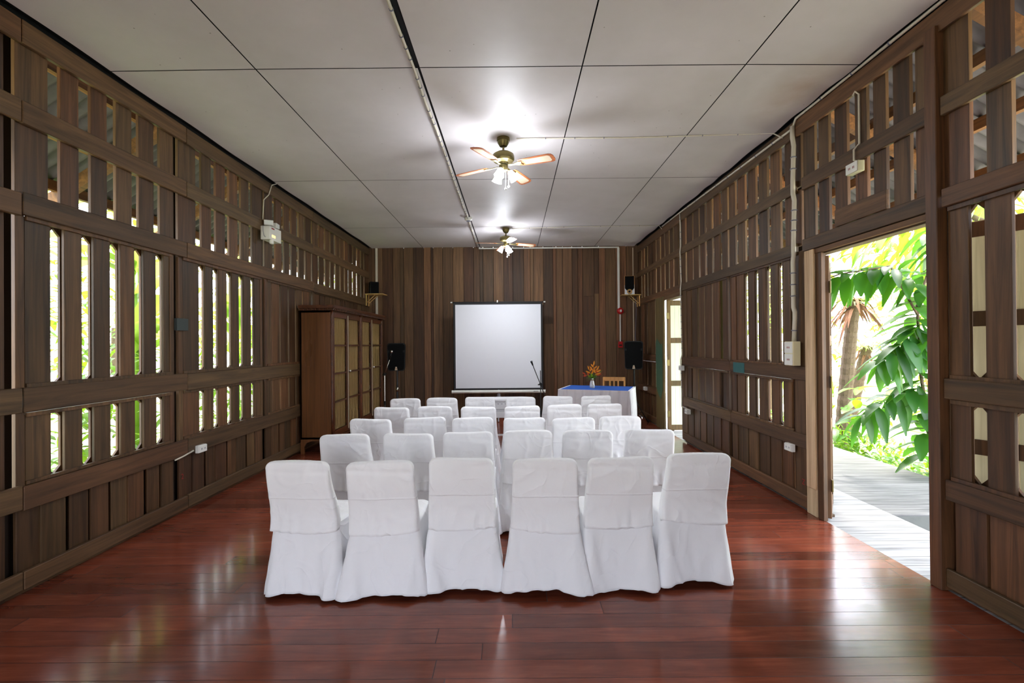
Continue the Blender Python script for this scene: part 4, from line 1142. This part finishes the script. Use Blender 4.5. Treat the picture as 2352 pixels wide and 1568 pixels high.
for (x_, y_, z_) in ((.02, 0, .13), (-.02, .01, .12), (.05, -.02, .10), (-.06, 0, .08), (.085, .01, .09)):
    st.tube([(0, 0, -.08), (x_*.3, y_*.3, .02), (x_, y_, z_)], .004, 6)
st.build('stems', M['leaf'], fl_)
mb = MB(); helic(mb, Vector((.015, 0, .13)), Vector((.12, 0, 1)), 4, .11); helic(mb, Vector((-.02, -.01, .09)), Vector((-.35, 0, 1)), 3, .10); helic(mb, Vector((.04, -.02, .09)), Vector((.5, 0, 1)), 3, .11)
mb.build('orange_flowers', M['orange'], fl_)
mb = MB(); helic(mb, Vector((-.06, .01, .07)), Vector((-1, 0, .6)), 2, .08); helic(mb, Vector((.07, .0, .08)), Vector((.6, 0, 1)), 2, .09); mb.build('red_bracts', M['redpetal'], fl_)
mb = MB(); rr_ = random.Random(3)
for k in range(26):
    a = rr_.uniform(0, 2*PI); e = rr_.uniform(.1, .9); d = Vector((math.cos(a), math.sin(a)*.6, e)); mb.leaf(Vector((0, 0, rr_.uniform(0, .05))), d, Z, rr_.uniform(.08, .15), .03, droop=.2)
mb.leaf(Vector((.02, 0, .05)), Vector((1, 0, .75)), Z, .20, .03, droop=0)
mb.build('leaves', M['leaf'], fl_)

ch = thing('wooden_chair', 'light wooden chair with slatted back behind the skirted table', 'chair', (1.83, 8.78, 0), math.radians(-14))
for x_ in (-.19, .19):
    MB().tube([(x_, .19, 0), (x_, .17, .44), (x_, .215, .86)], .017, 8).build('rear_leg', M['lightwood'], ch, smooth=True)
    MB().box(x_-.017, x_+.017, -.20, -.166, 0, .43).build('front_leg', M['lightwood'], ch)
MB().box(-.205, .205, -.21, .20, .43, .455).build('seat', M['lightwood'], ch, bevel=.006)
MB().box(-.205, .205, .195, .222, .80, .875).build('top_rail', M['lightwood'], ch, bevel=.005)
for x_ in (-.075, 0, .075): MB().box(x_-.014, x_+.014, .188, .205, .46, .81).build('back_slat', M['lightwood'], ch)
MB().box(-.18, .18, .185, .20, .22, .25).build('stretcher', M['lightwood'], ch)

# ---------------------------------------------------------------- outside, right: decking and garden
dk = MB(); dk.box(3.292, 4.60, 4.21, 16, -.05, -.006)
struct(dk.build('trim_3', M['deck']))
dk = MB(); dk.box(XR+.02, 3.285, YF, 16, -.05, -.003)
struct(dk.build('trim_4', M['deck2']))
struct(MB().box(3.29, 4.60, 4.18, 4.21, -.42, -.02).build('trim_5', M['darkfascia']))
struct(MB().box(3.25, 3.29, YF, 4.18, -.42, -.05).build('trim_6', M['darkfascia']))
gr = MB(); gr.box(-60, 60, -30, 70, -.62, -.55)
struct(gr.build('trim_7', M['ground']))
def lawn(nm, x0, x1, y0, y1):
    struct(MB().box(x0, x1, y0, y1, -.55, -.53).build(nm, M['lawn']))
lawn('trim_8', -30, -4.2, -4, 30); lawn('trim_9', 9.0, 30, -4, 30)

def tree(nm, label, cat, base, stems, leafspec, mat, group=None, trunk=None):
    t = thing(nm, label, cat, base, 0, group)
    if stems:
        m = MB()
        for pts, r0, r1 in stems:
            n = len(pts); m.tube(pts, [r0+(r1-r0)*i/(n-1) for i in range(n)], 8)
        m.build('trunk' if cat == 'tree' else 'stem', M[trunk or 'trunk'], t, smooth=True)
    m = MB(); leafspec(m); m.build('foliage', M[mat], t, smooth=True)
    return t
def cloud(n, c, ext, L, W, rs, droop=.3, up=.3, solid=False, spike=0):
    def f(m):
        for i in range(n):
            while True:
                q = Vector((rs.uniform(-1, 1), rs.uniform(-1, 1), rs.uniform(-1, 1)))
                if q.length < 1 and (not solid or q.length > .35): break
            p = Vector(c)+Vector((q.x*ext[0], q.y*ext[1], q.z*ext[2]))
            d = Vector((q.x+rs.uniform(-.8, .8), q.y+rs.uniform(-.8, .8), q.z*.4+up+rs.uniform(-.5, .5)))
            l = L*rs.uniform(.6, 1.25); m.leaf(p, d, Z, l, W*l/L, tint=rs.random(), droop=droop)
    return f
rs = random.Random(11)
# broad-leaved sapling by the deck edge, with a hanging spray of big leaves
def spray(m):
    def along(pts, n, L, W, sp=1.0, hang=0.6):
        P = [Vector(p) for p in pts]
        for i in range(n):
            t = i/(n-1)*(len(P)-1); k = min(int(t), len(P)-2); p = P[k].lerp(P[k+1], t-k); ax = (P[k+1]-P[k]).normalized()
            a = i*2.4+rs.uniform(-.4, .4); o1 = ax.orthogonal().normalized(); o2 = ax.cross(o1)
            d = o1*math.cos(a)*sp+o2*math.sin(a)*sp+ax*.5-Z*hang
            m.leaf(p, d, Z, L*rs.uniform(.75, 1.2), W*rs.uniform(.8, 1.15), tint=rs.random()*.8, droop=.35)
    along([(0, 0, .7), (-.05, 0, 1.3), (-.12, 0, 1.9), (-.10, 0, 2.5)], 64, .38, .17)
    along([(-.10, -.05, 2.2), (-.35, -.1, 2.0), (-.6, -.1, 1.75)], 26, .34, .14)
    along([(-.05, 0, 2.6), (-.4, 0, 2.85), (-.9, .1, 2.75), (-1.35, .2, 2.6)], 56, .30, .14)
    along([(.1, 0, 2.5), (.3, 0, 2.95), (.1, .1, 3.3)], 34, .32, .14)
    along([(-.1, 0, 1.5), (-.45, 0, 1.35), (-.75, 0, 1.15)], 24, .30, .13)
    along([(.0, 0, 1.9), (.3, .1, 2.1), (.6, .2, 2.2)], 34, .32, .14)
    along([(.0, 0, 1.2), (.3, .1, 1.4), (.6, .2, 1.5)], 24, .30, .12)
tree('leafy_sapling', 'young broad-leaved tree with large hanging leaves beside the deck', 'tree', (4.66, 5.42, -.5),
     [([(.12, 0, 0), (.05, 0, .5), (0, 0, 1.1), (-.08, 0, 1.7), (-.10, 0, 2.4), (.1, 0, 3.0)], .022, .012), ([(-.10, 0, 2.3), (-.4, 0, 2.85), (-.9, .1, 2.78), (-1.35, .2, 2.6)], .014, .006),
      ([(.0, 0, 1.9), (.3, .1, 2.1), (.9, .3, 2.2)], .012, .006)], spray, 'leafd')
# scaly-trunked palms
def palm(base, lean, h, r, label, dry=True):
    t = thing('palm_tree', label, 'tree', base, 0, 'palms beyond the deck')
    m = MB(); n = 30; P = [Vector((lean[0]*(i/n)**1.3, lean[1]*i/n, h*i/n)) for i in range(n+1)]
    m.tube(P, [r*(1.15-.3*i/n)*(1+.10*(i % 2)) for i in range(n+1)], 12)
    for i in range(n*2):
        k = i % n; p = P[k]
        for q in range(6):
            a = q*PI/3+i*.5; d = Vector((math.cos(a), math.sin(a), .6)); m.leaf(p+Vector((math.cos(a), math.sin(a), 0))*r*.85, d, Z, .06, .05, droop=0, seg=1)
    m.build('trunk', M['trunk'], t)
    f = MB(); top = P[-1]
    for i in range(46 if dry else 12):
        a = rs.uniform(0, 2*PI); d = Vector((math.cos(a), math.sin(a), rs.uniform(-.2, .5)))
        f.leaf(top+Vector((0, 0, rs.uniform(-.2, .1))), d, Z, rs.uniform(.3, .6), .06, droop=.9)
    f.build('dry_fronds', M['dry'], t)
    g = MB()
    for i in range(14):
        a = rs.uniform(0, 2*PI); d0 = Vector((math.cos(a), math.sin(a), .55)); c = top.copy()
        Lf = rs.uniform(1.0, 1.5)
        for s2 in range(16):
            tt = s2/15; p = top+d0*Lf*tt-Z*(Lf*.75*tt*tt); side = d0.cross(Z).normalized()
            for sg in (-1, 1): g.leaf(p, side*sg+d0*.6-Z*.2, Z, .32*(1-.5*tt), .03, tint=rs.random(), droop=.4, seg=2)
    g.build('fronds', M['leafl'], t)
    return t
palm((5.75, 8.45, -.55), (.25, 0, 0), 2.75, .105, 'leaning scaly palm trunk with dry brown fronds, left of the view through the doorway')
palm((6.35, 9.2, -.55), (.5, .1, 0), 1.95, .10, 'shorter palm trunk leaning right behind the taller palm', False)
# ground cover along the deck
for i in range(9):
    y = 4.4+i*.62+rs.uniform(-.1, .1)
    tree('ground_cover', 'low leafy ground cover plants growing along the deck edge', 'plant', (5.05+rs.uniform(-.05, .15), y, -.55), None,
         cloud(230, (0, 0, .34), (.38, .42, .36), .15, .06, rs), 'leaf', 'ground cover plants along the deck edge')
for i in range(8):
    tree('ground_cover', 'lighter low foliage behind the plants along the deck', 'plant', (6.0+rs.uniform(-.2, .3), 4.6+i*.85, -.55), None,
         cloud(150, (0, 0, .22), (.5, .5, .28), .15, .06, rs), 'leafl', 'pale low foliage beyond the deck plants')
tree('broadleaf_shrub', 'knee-high shrub with broad light leaves at the foot of the palm', 'plant', (5.15, 7.55, -.55), [([(0, 0, 0), (0, 0, .9)], .012, .008)],
     cloud(60, (0, -.05, .95), (.42, .4, .45), .30, .15, rs), 'leaf')
# bamboo clump
t = thing('bamboo_clump', 'clump of tan bamboo canes with narrow leaves at the right of the doorway view', 'plant', (7.9, 8.3, -.55))
m = MB()
for i in range(26):
    a = Vector((rs.uniform(-.4, .4), rs.uniform(-.4, .4), 0)); b = a*1.8+Vector((rs.uniform(-.2, .2), 0, rs.uniform(1.8, 3.2))); m.tube([a, (a+b)/2+Vector((.03, 0, 0)), b], .018, 6)
m.build('canes', M['cane'], t, smooth=True)
m = MB(); cloud(520, (0, 0, 2.2), (1.0, .9, 1.5), .28, .03, rs, spike=1)(m); m.build('foliage', M['leafl'], t)
# background trees and hedge, right
bg = [(9.6, 11.0, 2.6, 1.3, 2.4), (12.4, 12.5, 2.4, 1.5, 3.0), (10.4, 16.4, 2.6, 1.6, 2.8), (12.6, 9.0, 2.2, 1.4, 2.6), (7.2, 16.0, 2.8, 1.5, 2.6), (11.8, 5.9, 2.4, 1.4, 2.4), (9.4, 4.4, 2.8, 1.2, 1.9), (6.6, 12.4, 3.6, 1.2, 1.2)]
for i, (x_, y_, zc, rx_, rz_) in enumerate(bg):
    tree('background_tree', 'leafy tree in the bright garden beyond the doorway', 'tree', (x_, y_, -.55), [([(0, 0, 0), (.1, 0, zc-.3), (0, 0, zc+.5)], .10, .05)],
         cloud(420, (0, 0, zc), (rx_, rx_, rz_), .34, .15, rs, solid=True), 'leafl' if i % 2 else 'leaf', 'background trees on the door side')
# near overhanging tree seen at top of the doorway
tree('canopy_tree', 'large tree whose leaves hang into the top of the doorway view', 'tree', (6.5, 6.0, -.55), [([(0, 0, 0), (0, .1, 2.2), (-.3, 0, 3.4), (-1.0, 0, 3.7)], .07, .03)],
     cloud(520, (-.5, 0, 3.55), (1.5, 1.5, .85), .28, .12, rs, droop=.6, up=-.2), 'leaf')

# ---------------------------------------------------------------- outside, left
for i, (x_, y_, h) in enumerate([(-6.9, 8.9, 4.4), (-6.7, 12.6, 4.2), (-5.3, 4.2, 3.7), (-6.8, 5.6, 4.3), (-5.2, 6.6, 3.7), (-5.4, 9.4, 3.7), (-7.0, 2.6, 2.8), (-5.4, 11.8, 2.8)]):
    t = thing('banana_plant', 'tall banana plant with broad bright leaves outside the left wall', 'plant', (x_, y_, -.55), rs.uniform(0, 6), 'banana plants outside the left wall')
    MB().tube([(0, 0, 0), (.03, 0, h*.5), (0, .02, h*.85)], [.07, .055, .04], 10).build('stem', M['leafl'], t, smooth=True)
    m = MB()
    for k in range(20):
        a = k*2.4+rs.uniform(-.3, .3); e = rs.uniform(.6, 2.4); d = Vector((math.cos(a), math.sin(a), e)); m.leaf(Vector((0, 0, h*rs.uniform(.45, .9))), d, Z, rs.uniform(1.0, 1.6), rs.uniform(.34, .5), tint=rs.random(), droop=.55, seg=7)
    m.build('foliage', M['leafl'], t, smooth=True)
for i, (x_, y_) in enumerate([(-4.7, 3.6), (-4.6, 4.7), (-4.9, 5.7), (-4.8, 6.9), (-4.9, 8.3), (-5.0, 9.6)]):
    tree('garden_shrub', 'leafy shrub close to the left wall', 'plant', (x_, y_, -.55), None, cloud(230, (0, 0, 1.35), (.38, .5, 1.3), .24, .09, rs), 'leaf', 'shrubs outside the left wall')
for i, (x_, y_, zc) in enumerate([(-11, 6, 2.4), (-11, 9.6, 2.8), (-11, 13.2, 2.6), (-11, 17, 3.0), (-11, 2, 2.4), (-6.5, 18, 2.4)]):
    tree('garden_tree', 'leafy tree in the garden beyond the left wall', 'tree', (x_, y_, -.55), [([(0, 0, 0), (0, 0, zc)], .1, .05)], cloud(620, (0, 0, zc+1.3), (1.7, 1.6, 3.4), .42, .19, rs, solid=True), 'leafl' if i % 2 else 'leaf', 'garden trees beyond the left wall')
tag(MB().box(-8.4, -8.25, 1, 14, -.55, .95).build('garden_wall', M['render']), 'low pale rendered garden wall outside the left side', 'wall')

# ---------------------------------------------------------------- light
w = bpy.data.worlds.new('sky'); S.world = w; w.use_nodes = True
n = w.node_tree; bgN = n.nodes['Background']
sky = n.nodes.new('ShaderNodeTexSky'); sky.sky_type = 'NISHITA'; sky.sun_disc = False; sky.sun_elevation = math.radians(60); sky.air_density = 1.0; sky.dust_density = 4.0
mx = n.nodes.new('ShaderNodeMix'); mx.data_type = 'RGBA'; mx.inputs[0].default_value = .88
n.links.new(sky.outputs[0], mx.inputs[6]); mx.inputs[7].default_value = (1.0, 1.0, 1.06, 1)
n.links.new(mx.outputs[2], bgN.inputs['Color']); bgN.inputs['Strength'].default_value = 3.5
sl = bpy.data.lights.new('sun', 'SUN'); sl.energy = 2.6; sl.angle = math.radians(6); sl.color = (1, .96, .88)
so = bpy.data.objects.new('sun', sl); C.objects.link(so)
so.rotation_euler = Vector((.35, .45, 1)).to_track_quat('Z', 'Y').to_euler()

# ---------------------------------------------------------------- camera
f, pitch, yaw, roll = 1102.7174, .0051, -.0023, -.0086
r_ = Vector((math.cos(yaw), -math.sin(yaw), 0)); fw = Vector((math.sin(yaw)*math.cos(pitch), math.cos(yaw)*math.cos(pitch), math.sin(pitch)))
up = r_.cross(fw); r2 = r_*math.cos(roll)+up*math.sin(roll); u2 = -r_*math.sin(roll)+up*math.cos(roll)
cam = bpy.data.cameras.new('camera'); co = bpy.data.objects.new('camera', cam); C.objects.link(co)
cam.sensor_width = 36; cam.lens = f*36/2352; cam.clip_start = .05; cam.clip_end = 300
mt = Matrix((r2, u2, -fw)).transposed().to_4x4(); mt.translation = Vector((0, 0, 1.5091)); co.matrix_world = mt
S.camera = co
S.view_settings.view_transform = 'Standard'; S.view_settings.look = 'None'; S.view_settings.gamma = 1
S.view_settings.use_curve_mapping = False; S.view_settings.exposure = 1.2
S.cycles.max_bounces = 10; S.cycles.diffuse_bounces = 6; S.cycles.glossy_bounces = 4; S.cycles.transparent_max_bounces = 8
S.cycles.sample_clamp_indirect = 8
S.cycles.use_denoising = True
